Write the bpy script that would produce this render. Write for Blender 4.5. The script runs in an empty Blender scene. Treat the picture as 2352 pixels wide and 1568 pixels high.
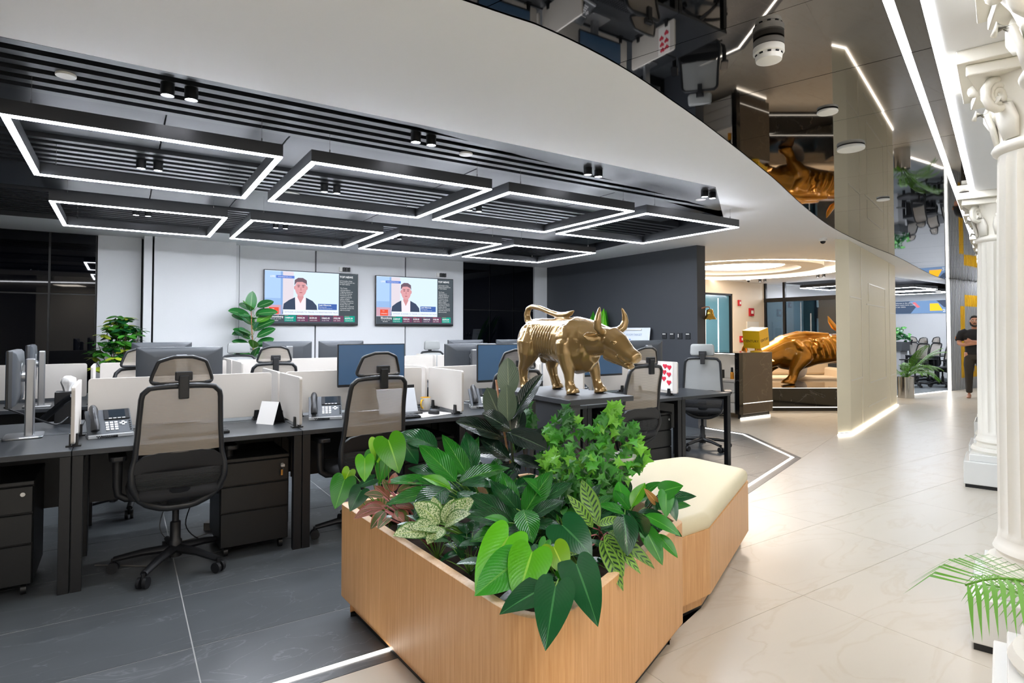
import bpy, bmesh, math, random
from mathutils import Vector, Matrix
random.seed(7)
S = bpy.context.scene
COL = S.collection
R = math.radians
PI = math.pi

# ---------------------------------------------------------------- camera
FPX = 1364.0; ZC = 1.38; PITCH = R(1.5); YAW = R(33.2)
CX, CY = 1176.0, 762.0 - FPX * math.tan(PITCH)
fw = Vector((math.sin(YAW), math.cos(YAW), 0)); rt = Vector((math.cos(YAW), -math.sin(YAW), 0))
fwd = fw * math.cos(PITCH) + Vector((0, 0, math.sin(PITCH)))
upc = -fw * math.sin(PITCH) + Vector((0, 0, math.cos(PITCH)))
CAM = Vector((0, 0, ZC))
cd = bpy.data.cameras.new('camera'); cam = bpy.data.objects.new('camera', cd); COL.objects.link(cam)
cd.sensor_width = 36; cd.lens = 36 * FPX / 2352; cd.shift_y = (CY - 784) / 2352; cd.clip_start = .05
cam.matrix_world = Matrix(((rt.x, upc.x, -fwd.x, 0), (rt.y, upc.y, -fwd.y, 0), (rt.z, upc.z, -fwd.z, ZC), (0, 0, 0, 1)))
S.camera = cam
def at(px, py, d):
    "a place in the room: d metres ahead of the photographer"
    return CAM + (fwd + rt * ((px - CX) / FPX) + upc * ((CY - py) / FPX)) * d

# ---------------------------------------------------------------- world and exposure
w = bpy.data.worlds.new('night'); S.world = w; w.use_nodes = True
w.node_tree.nodes['Background'].inputs[0].default_value = (.55, .6, .7, 1)
w.node_tree.nodes['Background'].inputs[1].default_value = .02
vs = S.view_settings
vs.view_transform = 'Standard'; vs.look = 'None'; vs.exposure = 1.45; vs.gamma = 1; vs.use_curve_mapping = False
LED_OFFICE = 36.0      # suspended frames
LED_LINE = 13.0        # twin corridor lines
LED_FLOOR = 4.0
LED_WARM = 7.0
SPOT_W = 14.0          # watts of each small ceiling spot

# ---------------------------------------------------------------- materials
def lin(c):
    if isinstance(c, str): c = [int(c[i:i+2], 16) for i in (0, 2, 4)]
    f = lambda v: v / 12.92 if v <= .04045 else ((v + .055) / 1.055) ** 2.4
    return tuple(f(v / 255) for v in c[:3]) + (1,)
MATS = {}
def M(name, col='808080', rough=.5, metal=0, noise=0, nscale=20, stretch=(1, 1, 1), bump=0, bscale=200, alpha=1, emit=None, es=0, coat=0, spec=.5, rvar=0):
    if name in MATS: return MATS[name]
    m = bpy.data.materials.new(name); m.use_nodes = True; nt = m.node_tree; b = nt.nodes['Principled BSDF']
    c = lin(col)
    b.inputs['Base Color'].default_value = c; b.inputs['Roughness'].default_value = rough; b.inputs['Metallic'].default_value = metal
    b.inputs['Alpha'].default_value = alpha; b.inputs['Specular IOR Level'].default_value = spec
    if coat: b.inputs['Coat Weight'].default_value = coat; b.inputs['Coat Roughness'].default_value = .04
    if emit: b.inputs['Emission Color'].default_value = lin(emit); b.inputs['Emission Strength'].default_value = es
    if noise or bump:
        tc = nt.nodes.new('ShaderNodeTexCoord'); mp = nt.nodes.new('ShaderNodeMapping'); nt.links.new(tc.outputs['Object'], mp.inputs[0])
        mp.inputs['Scale'].default_value = stretch
    if noise:
        n = nt.nodes.new('ShaderNodeTexNoise'); n.inputs['Scale'].default_value = nscale; n.inputs['Detail'].default_value = 6; n.inputs['Roughness'].default_value = .6
        nt.links.new(mp.outputs[0], n.inputs[0])
        mx = nt.nodes.new('ShaderNodeMix'); mx.data_type = 'RGBA'
        mx.inputs[6].default_value = tuple(v * (1 - noise) for v in c[:3]) + (1,); mx.inputs[7].default_value = tuple(min(1, v * (1 + noise)) for v in c[:3]) + (1,)
        nt.links.new(n.outputs['Fac'], mx.inputs[0]); nt.links.new(mx.outputs[2], b.inputs['Base Color'])
        if rvar:
            mr = nt.nodes.new('ShaderNodeMapRange'); mr.inputs[3].default_value = max(0, rough - rvar); mr.inputs[4].default_value = rough + rvar
            nt.links.new(n.outputs['Fac'], mr.inputs[0]); nt.links.new(mr.outputs[0], b.inputs['Roughness'])
    if bump:
        n2 = nt.nodes.new('ShaderNodeTexNoise'); n2.inputs['Scale'].default_value = bscale; nt.links.new(mp.outputs[0], n2.inputs[0])
        bp = nt.nodes.new('ShaderNodeBump'); bp.inputs['Strength'].default_value = bump; bp.inputs['Distance'].default_value = .002
        nt.links.new(n2.outputs['Fac'], bp.inputs['Height']); nt.links.new(bp.outputs[0], b.inputs['Normal'])
    MATS[name] = m; return m
def EM(name, col, s):
    if name in MATS: return MATS[name]
    m = bpy.data.materials.new(name); m.use_nodes = True; nt = m.node_tree; nt.nodes.clear()
    e = nt.nodes.new('ShaderNodeEmission'); e.inputs[0].default_value = lin(col); e.inputs[1].default_value = s
    o = nt.nodes.new('ShaderNodeOutputMaterial'); nt.links.new(e.outputs[0], o.inputs[0]); MATS[name] = m; return m
def GL(name, tint='ffffff', refl=1.0):
    "clear pane: see-through with a Fresnel reflection"
    if name in MATS: return MATS[name]
    m = bpy.data.materials.new(name); m.use_nodes = True; nt = m.node_tree; nt.nodes.clear()
    t = nt.nodes.new('ShaderNodeBsdfTransparent'); t.inputs[0].default_value = lin(tint)
    g = nt.nodes.new('ShaderNodeBsdfGlossy'); g.inputs['Roughness'].default_value = .01; g.inputs[0].default_value = (refl, refl, refl, 1)
    f = nt.nodes.new('ShaderNodeFresnel'); f.inputs[0].default_value = 1.5
    x = nt.nodes.new('ShaderNodeMixShader'); nt.links.new(f.outputs[0], x.inputs[0]); nt.links.new(t.outputs[0], x.inputs[1]); nt.links.new(g.outputs[0], x.inputs[2])
    o = nt.nodes.new('ShaderNodeOutputMaterial'); nt.links.new(x.outputs[0], o.inputs[0]); MATS[name] = m; return m
def wood(name, c1, c2, rough=.42):
    m = M(name, c1, rough); nt = m.node_tree; b = nt.nodes['Principled BSDF']
    tc = nt.nodes.new('ShaderNodeTexCoord'); mp = nt.nodes.new('ShaderNodeMapping'); mp.inputs['Scale'].default_value = (60, 60, 2.2)
    nt.links.new(tc.outputs['Object'], mp.inputs[0])
    n = nt.nodes.new('ShaderNodeTexNoise'); n.inputs['Scale'].default_value = 1.6; n.inputs['Detail'].default_value = 7; n.inputs['Roughness'].default_value = .65
    nt.links.new(mp.outputs[0], n.inputs[0])
    r = nt.nodes.new('ShaderNodeValToRGB'); r.color_ramp.elements[0].position = .3; r.color_ramp.elements[1].position = .72
    r.color_ramp.elements[0].color = lin(c2); r.color_ramp.elements[1].color = lin(c1)
    nt.links.new(n.outputs['Fac'], r.inputs[0]); nt.links.new(r.outputs[0], b.inputs['Base Color'])
    return m
def marble(name, base, vein, rough=.15, scale=1.2, thick=.02, cloud=.2, spec=.5):
    "stone with thin pale veins"
    m = M(name, base, rough, spec=spec); nt = m.node_tree; b = nt.nodes['Principled BSDF']
    tc = nt.nodes.new('ShaderNodeTexCoord')
    gm = nt.nodes.new('ShaderNodeNewGeometry')
    n = nt.nodes.new('ShaderNodeTexNoise'); n.inputs['Scale'].default_value = scale; n.inputs['Detail'].default_value = 8; n.inputs['Distortion'].default_value = 1.4
    mp = nt.nodes.new('ShaderNodeMapping'); mp.inputs['Scale'].default_value = (1, 2.6, 1.5); mp.inputs['Rotation'].default_value = (0, 0, .35)
    nt.links.new(gm.outputs['Position'], mp.inputs[0]); nt.links.new(mp.outputs[0], n.inputs[0])
    s = nt.nodes.new('ShaderNodeMath'); s.operation = 'SUBTRACT'; s.inputs[1].default_value = .5; nt.links.new(n.outputs['Fac'], s.inputs[0])
    a = nt.nodes.new('ShaderNodeMath'); a.operation = 'ABSOLUTE'; nt.links.new(s.outputs[0], a.inputs[0])
    r = nt.nodes.new('ShaderNodeMapRange'); r.inputs[1].default_value = 0; r.inputs[2].default_value = thick; r.inputs[3].default_value = 1; r.inputs[4].default_value = 0
    nt.links.new(a.outputs[0], r.inputs[0])
    n2 = nt.nodes.new('ShaderNodeTexNoise'); n2.inputs['Scale'].default_value = 3; n2.inputs['Detail'].default_value = 7; nt.links.new(mp.outputs[0], n2.inputs[0])
    m2 = nt.nodes.new('ShaderNodeMath'); m2.operation = 'MULTIPLY'; nt.links.new(r.outputs[0], m2.inputs[0]); nt.links.new(n2.outputs['Fac'], m2.inputs[1])
    c = lin(base)
    mx0 = nt.nodes.new('ShaderNodeMix'); mx0.data_type = 'RGBA'
    mx0.inputs[6].default_value = tuple(v * (1 - cloud) for v in c[:3]) + (1,); mx0.inputs[7].default_value = tuple(min(1, v * (1 + cloud)) for v in c[:3]) + (1,)
    nt.links.new(n2.outputs['Fac'], mx0.inputs[0])
    mx = nt.nodes.new('ShaderNodeMix'); mx.data_type = 'RGBA'; mx.inputs[7].default_value = lin(vein)
    nt.links.new(mx0.outputs[2], mx.inputs[6]); nt.links.new(m2.outputs[0], mx.inputs[0]); nt.links.new(mx.outputs[2], b.inputs['Base Color'])
    return m
def leafmat(name, col, rib='', vein=0, rough=.35, spots=None, pattern=None, edge=None, trans=.25, ribw=.05):
    if name in MATS: return MATS[name]
    m = bpy.data.materials.new(name); m.use_nodes = True; nt = m.node_tree; b = nt.nodes['Principled BSDF']
    b.inputs['Roughness'].default_value = rough
    uv = nt.nodes.new('ShaderNodeUVMap'); sp = nt.nodes.new('ShaderNodeSeparateXYZ'); nt.links.new(uv.outputs[0], sp.inputs[0])
    def math(op, a, bb=None):
        n = nt.nodes.new('ShaderNodeMath'); n.operation = op
        for i, v in enumerate((a, bb)):
            if v is None: continue
            if isinstance(v, (int, float)): n.inputs[i].default_value = v
            else: nt.links.new(v, n.inputs[i])
        return n.outputs[0]
    U = math('ABSOLUTE', math('SUBTRACT', sp.outputs[0], .5))          # 0 midrib .. .5 edge
    oi = nt.nodes.new('ShaderNodeObjectInfo')
    hs = nt.nodes.new('ShaderNodeHueSaturation')
    v = nt.nodes.new('ShaderNodeMapRange'); v.inputs[3].default_value = .75; v.inputs[4].default_value = 1.25; nt.links.new(oi.outputs['Random'], v.inputs[0])
    nt.links.new(v.outputs[0], hs.inputs['Value']); hs.inputs['Color'].default_value = lin(col)
    cur = hs.outputs[0]
    def mixto(fac, c2):
        nonlocal cur
        x = nt.nodes.new('ShaderNodeMix'); x.data_type = 'RGBA'; nt.links.new(cur, x.inputs[6]); x.inputs[7].default_value = lin(c2)
        nt.links.new(fac, x.inputs[0]); cur = x.outputs[2]
    if spots:
        tc = nt.nodes.new('ShaderNodeTexCoord'); n = nt.nodes.new('ShaderNodeTexNoise'); n.inputs['Scale'].default_value = 26; n.inputs['Detail'].default_value = 5; n.inputs['Roughness'].default_value = .8
        nt.links.new(tc.outputs['Object'], n.inputs[0])
        mixto(math('MULTIPLY', math('GREATER_THAN', n.outputs['Fac'], .5), math('LESS_THAN', U, .42)), spots)
    if pattern:     # dark feather marks either side of the midrib
        s = math('FRACT', math('SUBTRACT', math('MULTIPLY', sp.outputs[1], 9.0), math('MULTIPLY', U, 3.0)))
        f = math('MULTIPLY', math('MULTIPLY', math('LESS_THAN', s, .42), math('GREATER_THAN', U, .05)), math('LESS_THAN', U, .36))
        mixto(f, pattern)
        s2 = math('GREATER_THAN', U, .47); mixto(s2, pattern)
    if edge: mixto(math('GREATER_THAN', U, .40), edge)
    if rib: mixto(math('LESS_THAN', U, ribw * .5), rib)
    bs = math('SINE', math('SUBTRACT', math('MULTIPLY', sp.outputs[1], 75.0), math('MULTIPLY', U, 60.0)))
    nt.links.new(cur, b.inputs['Base Color'])
    if vein:
        bp = nt.nodes.new('ShaderNodeBump'); bp.inputs['Strength'].default_value = vein; bp.inputs['Distance'].default_value = .004
        nt.links.new(bs, bp.inputs['Height']); nt.links.new(bp.outputs[0], b.inputs['Normal'])
    if trans:
        t = nt.nodes.new('ShaderNodeBsdfTranslucent'); nt.links.new(cur, t.inputs[0]); x = nt.nodes.new('ShaderNodeMixShader'); x.inputs[0].default_value = trans
        o = nt.nodes['Material Output']; nt.links.new(b.outputs[0], x.inputs[1]); nt.links.new(t.outputs[0], x.inputs[2]); nt.links.new(x.outputs[0], o.inputs[0])
    MATS[name] = m; return m

# ---------------------------------------------------------------- mesh helpers
class MB:
    def __init__(s): s.v = []; s.f = []
    def add(s, vs, fs):
        o = len(s.v); s.v += [tuple(p) for p in vs]; s.f += [tuple(i + o for i in f) for f in fs]; return s
    def box(s, c, d, rz=0, mat=None):
        x, y, z = d[0] / 2, d[1] / 2, d[2] / 2; pts = []
        for k in (-z, z):
            for (a, b) in ((-x, -y), (x, -y), (x, y), (-x, y)):
                p = Vector((a, b, k))
                if rz: p = Matrix.Rotation(rz, 3, 'Z') @ p
                if mat is not None: p = mat @ p
                pts.append(p + Vector(c))
        return s.add(pts, [(3, 2, 1, 0), (4, 5, 6, 7), (0, 1, 5, 4), (1, 2, 6, 5), (2, 3, 7, 6), (3, 0, 4, 7)])
    def b2(s, x0, x1, y0, y1, z0, z1): return s.box(((x0 + x1) / 2, (y0 + y1) / 2, (z0 + z1) / 2), (x1 - x0, y1 - y0, z1 - z0))
    def prism(s, poly, z0, z1):
        n = len(poly); v = [(p[0], p[1], z0) for p in poly] + [(p[0], p[1], z1) for p in poly]
        return s.add(v, [tuple(range(n - 1, -1, -1)), tuple(range(n, 2 * n))] + [(i, (i + 1) % n, n + (i + 1) % n, n + i) for i in range(n)])
    def rings(s, rs, cap=True, close=False):
        n = len(rs[0]); v = [p for r in rs for p in r]; f = []
        m = len(rs)
        for k in range(m if close else m - 1):
            k2 = (k + 1) % m
            for i in range(n): f.append((k * n + i, k * n + (i + 1) % n, k2 * n + (i + 1) % n, k2 * n + i))
        if cap and not close: f += [tuple(range(n - 1, -1, -1)), tuple(range((m - 1) * n, m * n))]
        return s.add(v, f)
    def tube(s, pts, rad, n=8, cap=True, close=False, up=None, asp=1):
        pts = [Vector(p) for p in pts]; m = len(pts); rs = []
        if not isinstance(rad, list): rad = [rad] * m
        prev = None
        for i, p in enumerate(pts):
            a = pts[(i - 1) % m] if (close or i > 0) else p; b = pts[(i + 1) % m] if (close or i < m - 1) else p
            t = (b - a).normalized()
            u = Vector(up) if up else (prev if prev is not None else (Vector((0, 0, 1)) if abs(t.z) < .9 else Vector((1, 0, 0))))
            u = (u - t * u.dot(t))
            if u.length < 1e-5: u = t.orthogonal()
            u.normalize(); prev = u; w = t.cross(u)
            r = rad[i]; ra, rb = (r if isinstance(r, tuple) else (r * asp, r))
            rs.append([p + w * (ra * math.cos(q)) + u * (rb * math.sin(q)) for q in [2 * PI * k / n for k in range(n)]])
        return s.rings(rs, cap, close)
    def cyl(s, p0, p1, r0, r1=None, n=16): return s.tube([p0, p1], [r0, r0 if r1 is None else r1], n)
    def lathe(s, prof, c=(0, 0, 0), n=24, cap=True):
        return s.rings([[(c[0] + r * math.cos(q), c[1] + r * math.sin(q), c[2] + z) for q in [2 * PI * k / n for k in range(n)]] for r, z in prof], cap)
    def ball(s, c, r, n=12, m=8):
        if not isinstance(r, (tuple, list)): r = (r, r, r)
        return s.rings([[(c[0] + r[0] * math.sin(a) * math.cos(q), c[1] + r[1] * math.sin(a) * math.sin(q), c[2] + r[2] * math.cos(a)) for q in [-2 * PI * k / n for k in range(n)]]
                        for a in [PI * (.02 + .96 * j / m) for j in range(m + 1)]])
    def grid(s, fn, nu, nv):
        v = [fn(i / nu, j / nv) for j in range(nv + 1) for i in range(nu + 1)]
        return s.add(v, [(j * (nu + 1) + i, j * (nu + 1) + i + 1, (j + 1) * (nu + 1) + i + 1, (j + 1) * (nu + 1) + i) for j in range(nv) for i in range(nu)])
    def mesh(s, name, mat=None, smooth=0):
        me = bpy.data.meshes.new(name); me.from_pydata(s.v, [], s.f)
        if smooth != 'raw':
            bm = bmesh.new(); bm.from_mesh(me); bmesh.ops.recalc_face_normals(bm, faces=bm.faces); bm.to_mesh(me); bm.free()
        if smooth and smooth != 'raw':
            me.shade_smooth()
            if smooth < 180: me.set_sharp_from_angle(angle=R(smooth))
        if mat: me.materials.append(mat)
        return me
    def build(s, name, mat, parent=None, smooth=0, bev=0, seg=2):
        return ob(name, s.mesh(name, mat, smooth), parent, bev, seg)
def ob(name, me, parent=None, bev=0, seg=2):
    o = bpy.data.objects.new(name, me); COL.objects.link(o)
    if parent: o.parent = parent
    if bev:
        m = o.modifiers.new('bevel', 'BEVEL'); m.width = bev; m.segments = seg; m.limit_method = 'ANGLE'; m.angle_limit = R(40); m.harden_normals = False
    return o
def empty(name, loc=(0, 0, 0), rz=0):
    o = bpy.data.objects.new(name, None); COL.objects.link(o); o.location = loc; o.rotation_euler = (0, 0, rz); o.empty_display_size = .05; return o
def tag(o, label, cat, group=None, kind=None):
    o['label'] = label; o['category'] = cat
    if group: o['group'] = group
    if kind: o['kind'] = kind
    return o
def struct(o, label, cat): return tag(o, label, cat, kind='structure')
KIDS = {}
def copytree(o, parent=None):
    c = o.copy(); COL.objects.link(c); c.parent = parent
    for ch in [x for x in list(COL.objects) if x.parent == o] if o.name not in KIDS else KIDS[o.name]:
        copytree(ch, c)
    return c
def remember(o):
    "cache the children of a prototype so copies are quick"
    def rec(x):
        k = list(x.children); KIDS[x.name] = k
        for y in k: rec(y)
    bpy.context.view_layer.update(); rec(o); return o
def put(proto, loc, rz, label, group=None, first=[set()]):
    o = proto if proto.name not in first[0] else copytree(proto)
    first[0].add(proto.name); o.location = loc; o.rotation_euler = (0, 0, rz); o['label'] = label
    if group: o['group'] = group
    return o
def rpoly(pts, r, n=6):
    out = []; m = len(pts); rr = r if isinstance(r, (list, tuple)) else [r] * m
    for i in range(m):
        p = Vector(pts[i]).to_2d(); a = Vector(pts[i - 1]).to_2d() - p; b = Vector(pts[(i + 1) % m]).to_2d() - p; r_ = rr[i]
        if r_ <= 0: out.append((p.x, p.y)); continue
        an = a.angle(b); d = min(r_ / math.tan(an / 2), a.length * .49, b.length * .49)
        A = p + a.normalized() * d; B = p + b.normalized() * d
        for k in range(n + 1):
            t = k / n; q = A * (1 - t) ** 2 + p * 2 * t * (1 - t) + B * t * t; out.append((q.x, q.y))
    return out
def rrect(w, h, r, n=5, cx=0, cy=0): return rpoly([(cx - w / 2, cy - h / 2), (cx + w / 2, cy - h / 2), (cx + w / 2, cy + h / 2), (cx - w / 2, cy + h / 2)], r, n)
def inset(poly, d):
    n = len(poly); out = []
    for i in range(n):
        p = Vector(poly[i]).to_2d(); a = (p - Vector(poly[i - 1]).to_2d()).normalized(); b = (Vector(poly[(i + 1) % n]).to_2d() - p).normalized()
        na = Vector((-a.y, a.x)); nb = Vector((-b.y, b.x)); k = (na + nb); k = k / max(.3, k.dot(na)); q = p + k * d; out.append((q.x, q.y))
    return out
def clip(poly, a, b, keep_left=True):
    "half-plane clip of a convex polygon"
    out = []; n = len(poly)
    def side(p): 
        s = (b[0] - a[0]) * (p[1] - a[1]) - (b[1] - a[1]) * (p[0] - a[0]); return s if keep_left else -s
    for i in range(n):
        p, q = poly[i], poly[(i + 1) % n]; sp, sq = side(p), side(q)
        if sp >= 0: out.append(p)
        if sp * sq < 0: t = sp / (sp - sq); out.append((p[0] + (q[0] - p[0]) * t, p[1] + (q[1] - p[1]) * t))
    return out
def area(p): return abs(sum(p[i - 1][0] * p[i][1] - p[i][0] * p[i - 1][1] for i in range(len(p)))) / 2 if len(p) > 2 else 0
def interp(tab, x):
    if x <= tab[0][0]: return tab[0][1]
    for (a, b), (c, d) in zip(tab, tab[1:]):
        if x <= c: t = (x - a) / (c - a); t = t * t * (3 - 2 * t) * .5 + t * .5; return b + (d - b) * t
    return tab[-1][1]
def text(s, size, loc, rot, mat, parent, name='lettering', align='LEFT', bold=0, ext=.0004):
    c = bpy.data.curves.new('t', 'FONT'); c.body = s; c.size = size; c.align_x = align; c.extrude = ext; c.offset = bold; c.resolution_u = 2
    t = bpy.data.objects.new('t', c); COL.objects.link(t)
    me = bpy.data.meshes.new_from_object(t.evaluated_get(bpy.context.evaluated_depsgraph_get())); bpy.data.objects.remove(t); bpy.data.curves.remove(c)
    me.materials.clear(); me.materials.append(mat); me.name = name
    o = ob(name, me, parent); o.matrix_basis = Matrix.Translation(loc) @ rot.to_4x4(); return o
def fuse(mb, name, mat, parent=None, voxel=.01, smooth=6):
    "melt overlapping forms into one skin"
    o = ob(name, mb.mesh(name, mat), None)
    m = o.modifiers.new('r', 'REMESH'); m.mode = 'VOXEL'; m.voxel_size = voxel
    sm = o.modifiers.new('s', 'SMOOTH'); sm.factor = .5; sm.iterations = smooth
    dg = bpy.context.evaluated_depsgraph_get(); dg.update()
    me = bpy.data.meshes.new_from_object(o.evaluated_get(dg)); o.modifiers.clear(); old = o.data; o.data = me; bpy.data.meshes.remove(old); me.name = name
    me.materials.clear(); me.materials.append(mat); me.shade_smooth(); o.parent = parent; return o
RZ = lambda a: Matrix.Rotation(a, 3, 'Z')
FACE_S = Matrix(((1, 0, 0), (0, 0, -1), (0, 1, 0)))       # text upright, read from -Y
def face(n):
    "text frame upright on a wall whose outward normal is n (horizontal)"
    n = Vector(n).normalized(); x = Vector((0, 0, 1)).cross(n); return Matrix((x, (0, 0, 1), n)).transposed()
# ================================================================ THE SETTING
ZCEIL = 2.63
UD = Vector((.956, .294)); UN = Vector((.294, -.956))        # corridor direction, and towards the column side
white_p = M('white_paint', 'e2e0da', .6, noise=.02, nscale=3)
ceil_p = M('ceiling_paint', 'edeef0', .55, noise=.015, nscale=2)
wall_w = M('grey_wallpaper', 'd9dadb', .6, noise=.03, nscale=60, bump=.1)
dark_w = M('charcoal_paint', '3a3d42', .55, noise=.05, nscale=4)
black_m = M('black_metal', '0f1012', .42)
black_s = M('black_slat', '1a1c20', .38, spec=.6)
joint_m = M('black_joint', '0a0c0e', .6)
grout_d = M('dark_grout', 'a3a4a2', .8)
grout_l = M('light_grout', 'a89f92', .8)
tile_d = marble('slate_tile', '505457', '7c8083', .34, 1.6, .008, .22)
tile_l = marble('cream_tile', 'cdc5b7', 'c3b7a4', .30, 1.2, .03, .03)
glassblack = M('night_glass', '04050a', .02, spec=.3)
cream_w = M('cream_panel', 'f0e6cb', .5, noise=.02, nscale=3)
mirror_m = M('mirror_ceiling', '6f6c68', .025, 1.0)
steel = M('brushed_steel', 'b9b9b8', .25, 1.0)
led_o = EM('office_led', 'eef4ff', LED_OFFICE); led_c = EM('corridor_led', 'f6f8ff', LED_LINE)
led_f = EM('floor_led', 'fff8ee', LED_FLOOR); led_w = EM('warm_led', 'ffecd8', LED_WARM)

# ---- floor
DARK = [(-6, 2.40), (2.14, 2.40), (6.24, 3.74), (7.10, 5.0), (7.12, 9.4), (-6, 9.4)]
fl = MB().b2(-6, 25, -5, 9.6, -.10, -.0022).build('floor', grout_l)
struct(fl, 'tiled floor, cream stone in the corridor and dark slate under the desks', 'floor')
db = MB().prism(inset(DARK, .01), -.003, -.0014).build('grout_bed', grout_d, fl)
def tile(name, polys, mat, j=.0028):
    b = MB()
    for p in polys: b.prism(inset(p, j), -.008, 0)
    return b.build(name, mat, fl)
def ccw(p): return p if sum(p[i - 1][0] * p[i][1] - p[i][0] * p[i - 1][1] for i in range(len(p))) > 0 else p[::-1]
BAND = .085                                   # slate border outside the light line
INN = inset(DARK, BAND)
for i in range(-3, 7):
    for k in range(-1, 11):
        x0, y0 = .275 + 1.2 * i, 2.97 + .6 * k
        p = [(x0, y0), (x0 + 1.2, y0), (x0 + 1.2, y0 + .6), (x0, y0 + .6)]
        for a in range(len(INN)): p = clip(p, INN[a], INN[(a + 1) % len(INN)]) if len(p) > 2 else []
        if area(p) > .004: tile('slate_tile', [p], tile_d)
for a in range(1, 4):                          # the border pieces
    q0, q1, r0, r1 = DARK[a], DARK[(a + 1) % 6], INN[a], INN[(a + 1) % 6]
    tile('border_tile', [[q0, q1, r1, r0]], tile_d)
tile('border_tile', [[DARK[0], DARK[1], INN[1], INN[0]]], tile_d)
for i in range(-4, 20):
    for k in range(-4, 8):
        x0, y0 = -.6 + 1.2 * i, -.6 + 1.2 * k + .0
        rest = [(x0, y0), (x0 + 1.2, y0), (x0 + 1.2, y0 + 1.2), (x0, y0 + 1.2)]; out = []
        for a in range(6):
            if len(rest) < 3: break
            o = clip(rest, DARK[a], DARK[(a + 1) % 6], False)
            if area(o) > .003: out.append(ccw(o))
            rest = clip(rest, DARK[a], DARK[(a + 1) % 6], True)
        if out: tile('cream_tile', out, tile_l, .0012)
def ledline(name, pts, w, z, mat, label, h=.004):
    b = MB()
    for p, q in zip(pts, pts[1:]):
        p, q = Vector(p).to_2d(), Vector(q).to_2d(); d = (q - p).normalized(); n = Vector((-d.y, d.x)) * w / 2; e = d * w * .4
        b.prism([p - n - e, q - n + e, q + n + e, p + n - e], z, z + h)
    return tag(b.build(name, mat), label, 'light strip')
ls = INN
ledline('floor_light_strip', [(-6, ls[1][1]), (2.05, ls[1][1])], .022, -.001, led_f, 'white light line in the dark floor running under the wooden planter')
ledline('floor_light_strip', [ls[1], ls[2], ls[3], ls[4]], .026, -.001, led_f, 'angled white light line edging the dark floor beside the bench')

# ---- ceiling: white plane with the slatted recess, the ring and a second recess left open
MIR = [(-6, 1.93), (-1, 1.95), (1.05, 1.95), (1.45, 1.95), (1.96, 2.04), (2.5, 2.20), (3.06, 2.38), (4.34, 2.83), (5.7, 3.35), (7.19, 3.86), (8.91, 4.32), (10.79, 4.75), (13, 5.35), (15.36, 5.96), (17, 6.25), (19.2, 6.45), (25, 6.8)]
def smooth_curve(P, n=4):
    out = []
    for i in range(len(P) - 1):
        p0, p1, p2, p3 = P[max(0, i - 1)], P[i], P[i + 1], P[min(len(P) - 1, i + 2)]
        for k in range(n):
            t = k / n
            out.append(tuple(.5 * (2 * p1[j] + (p2[j] - p0[j]) * t + (2 * p0[j] - 5 * p1[j] + 4 * p2[j] - p3[j]) * t * t + (3 * p1[j] - p0[j] - 3 * p2[j] + p3[j]) * t ** 3) for j in (0, 1)))
    return out + [P[-1]]
MIRC = smooth_curve(MIR)
REC = [(-5.9, 3.22), (4.26, 3.30), (5.63, 4.25), (6.30, 8.27), (-5.9, 8.27)]
RING = (10.6, 7.65); RR = 2.03
REC2 = [(14.2, 6.5), (24, 7.2), (24, 9.0), (14.2, 9.0)]
def fill(loops, z, name, mat, parent=None, flip=False):
    bm = bmesh.new(); es = []
    for L in loops:
        vs_ = [bm.verts.new((p[0], p[1], z)) for p in L]
        es += [bm.edges.new((vs_[i], vs_[(i + 1) % len(L)])) for i in range(len(L))]
    bmesh.ops.triangle_fill(bm, edges=es, use_beauty=True)
    me = bpy.data.meshes.new(name); bm.to_mesh(me); bm.free(); me.materials.append(mat); return ob(name, me, parent)
circ = [(RING[0] + RR * math.cos(2 * PI * k / 64), RING[1] + RR * math.sin(2 * PI * k / 64)) for k in range(64)]
ce = fill([MIRC + [(25, 9.6), (-6, 9.6)], REC, circ, REC2], ZCEIL, 'ceiling', ceil_p)
struct(ce, 'white ceiling with a curved edge, slatted recesses and a dark mirror strip', 'ceiling')
# thin visible lip along the curve, and the part over the columns and behind the photographer
def LB(x, off=0): return 1.07 + .307 * (x - 2.39) - off
LA_, LBo = 0.0, .115
fill([[(-6, LB(-6, LBo + .02)), (25, LB(25, LBo + .02)), (25, -5), (-6, -5)]], ZCEIL, 'ceiling_over_columns', ceil_p, ce)
b = MB(); rr_ = [[(x, y, z) for x, y in REC] for z in (ZCEIL, ZCEIL + .15)]; b.rings(rr_, cap=False); b.build('recess_fascia', black_s, ce)
fill([REC], ZCEIL + .15, 'recess_backing', black_s, ce)
b = MB(); b.rings([[(x, y, z) for x, y in REC2] for z in (ZCEIL, ZCEIL + .2)], cap=False); b.build('recess_fascia', black_s, ce)
fill([REC2], ZCEIL + .2, 'recess_backing', black_s, ce)
ZS = 2.675
panel_s = M('black_ceiling_panel', '24272c', .42, spec=.5)
def xr(y, pad=0):
    "right end of the recess at depth y"
    if y < 4.25: return 4.26 + (y - 3.30) * (5.63 - 4.26) / .95 - pad
    return 5.63 + (y - 4.25) * (6.30 - 5.63) / 4.02 - pad
def slats(y0, y1, n):
    for k in range(n):
        y = y0 + (y1 - y0) * k / (n - 1)
        MB().b2(-5.88, xr(y) - .03, y - .03, y + .03, ZS, ZS + .07).build('slat', black_s, ce)
slats(3.29, 4.04, 7); slats(5.02, 5.83, 7); slats(6.95, 8.18, 11)
def cpanel(y0, y1):
    xs = [-5.8, -4.3, -2.8, -1.3, .2, .92, 2.37, 3.87, 99]
    for a, c in zip(xs, xs[1:]):
        c = min(c, xr(y0) - .06)
        MB().b2(a + .004, c - .004, y0, y1, ZS + .022, ZS + .05).build('ceiling_panel', panel_s, ce, bev=.003, seg=1)
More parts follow.
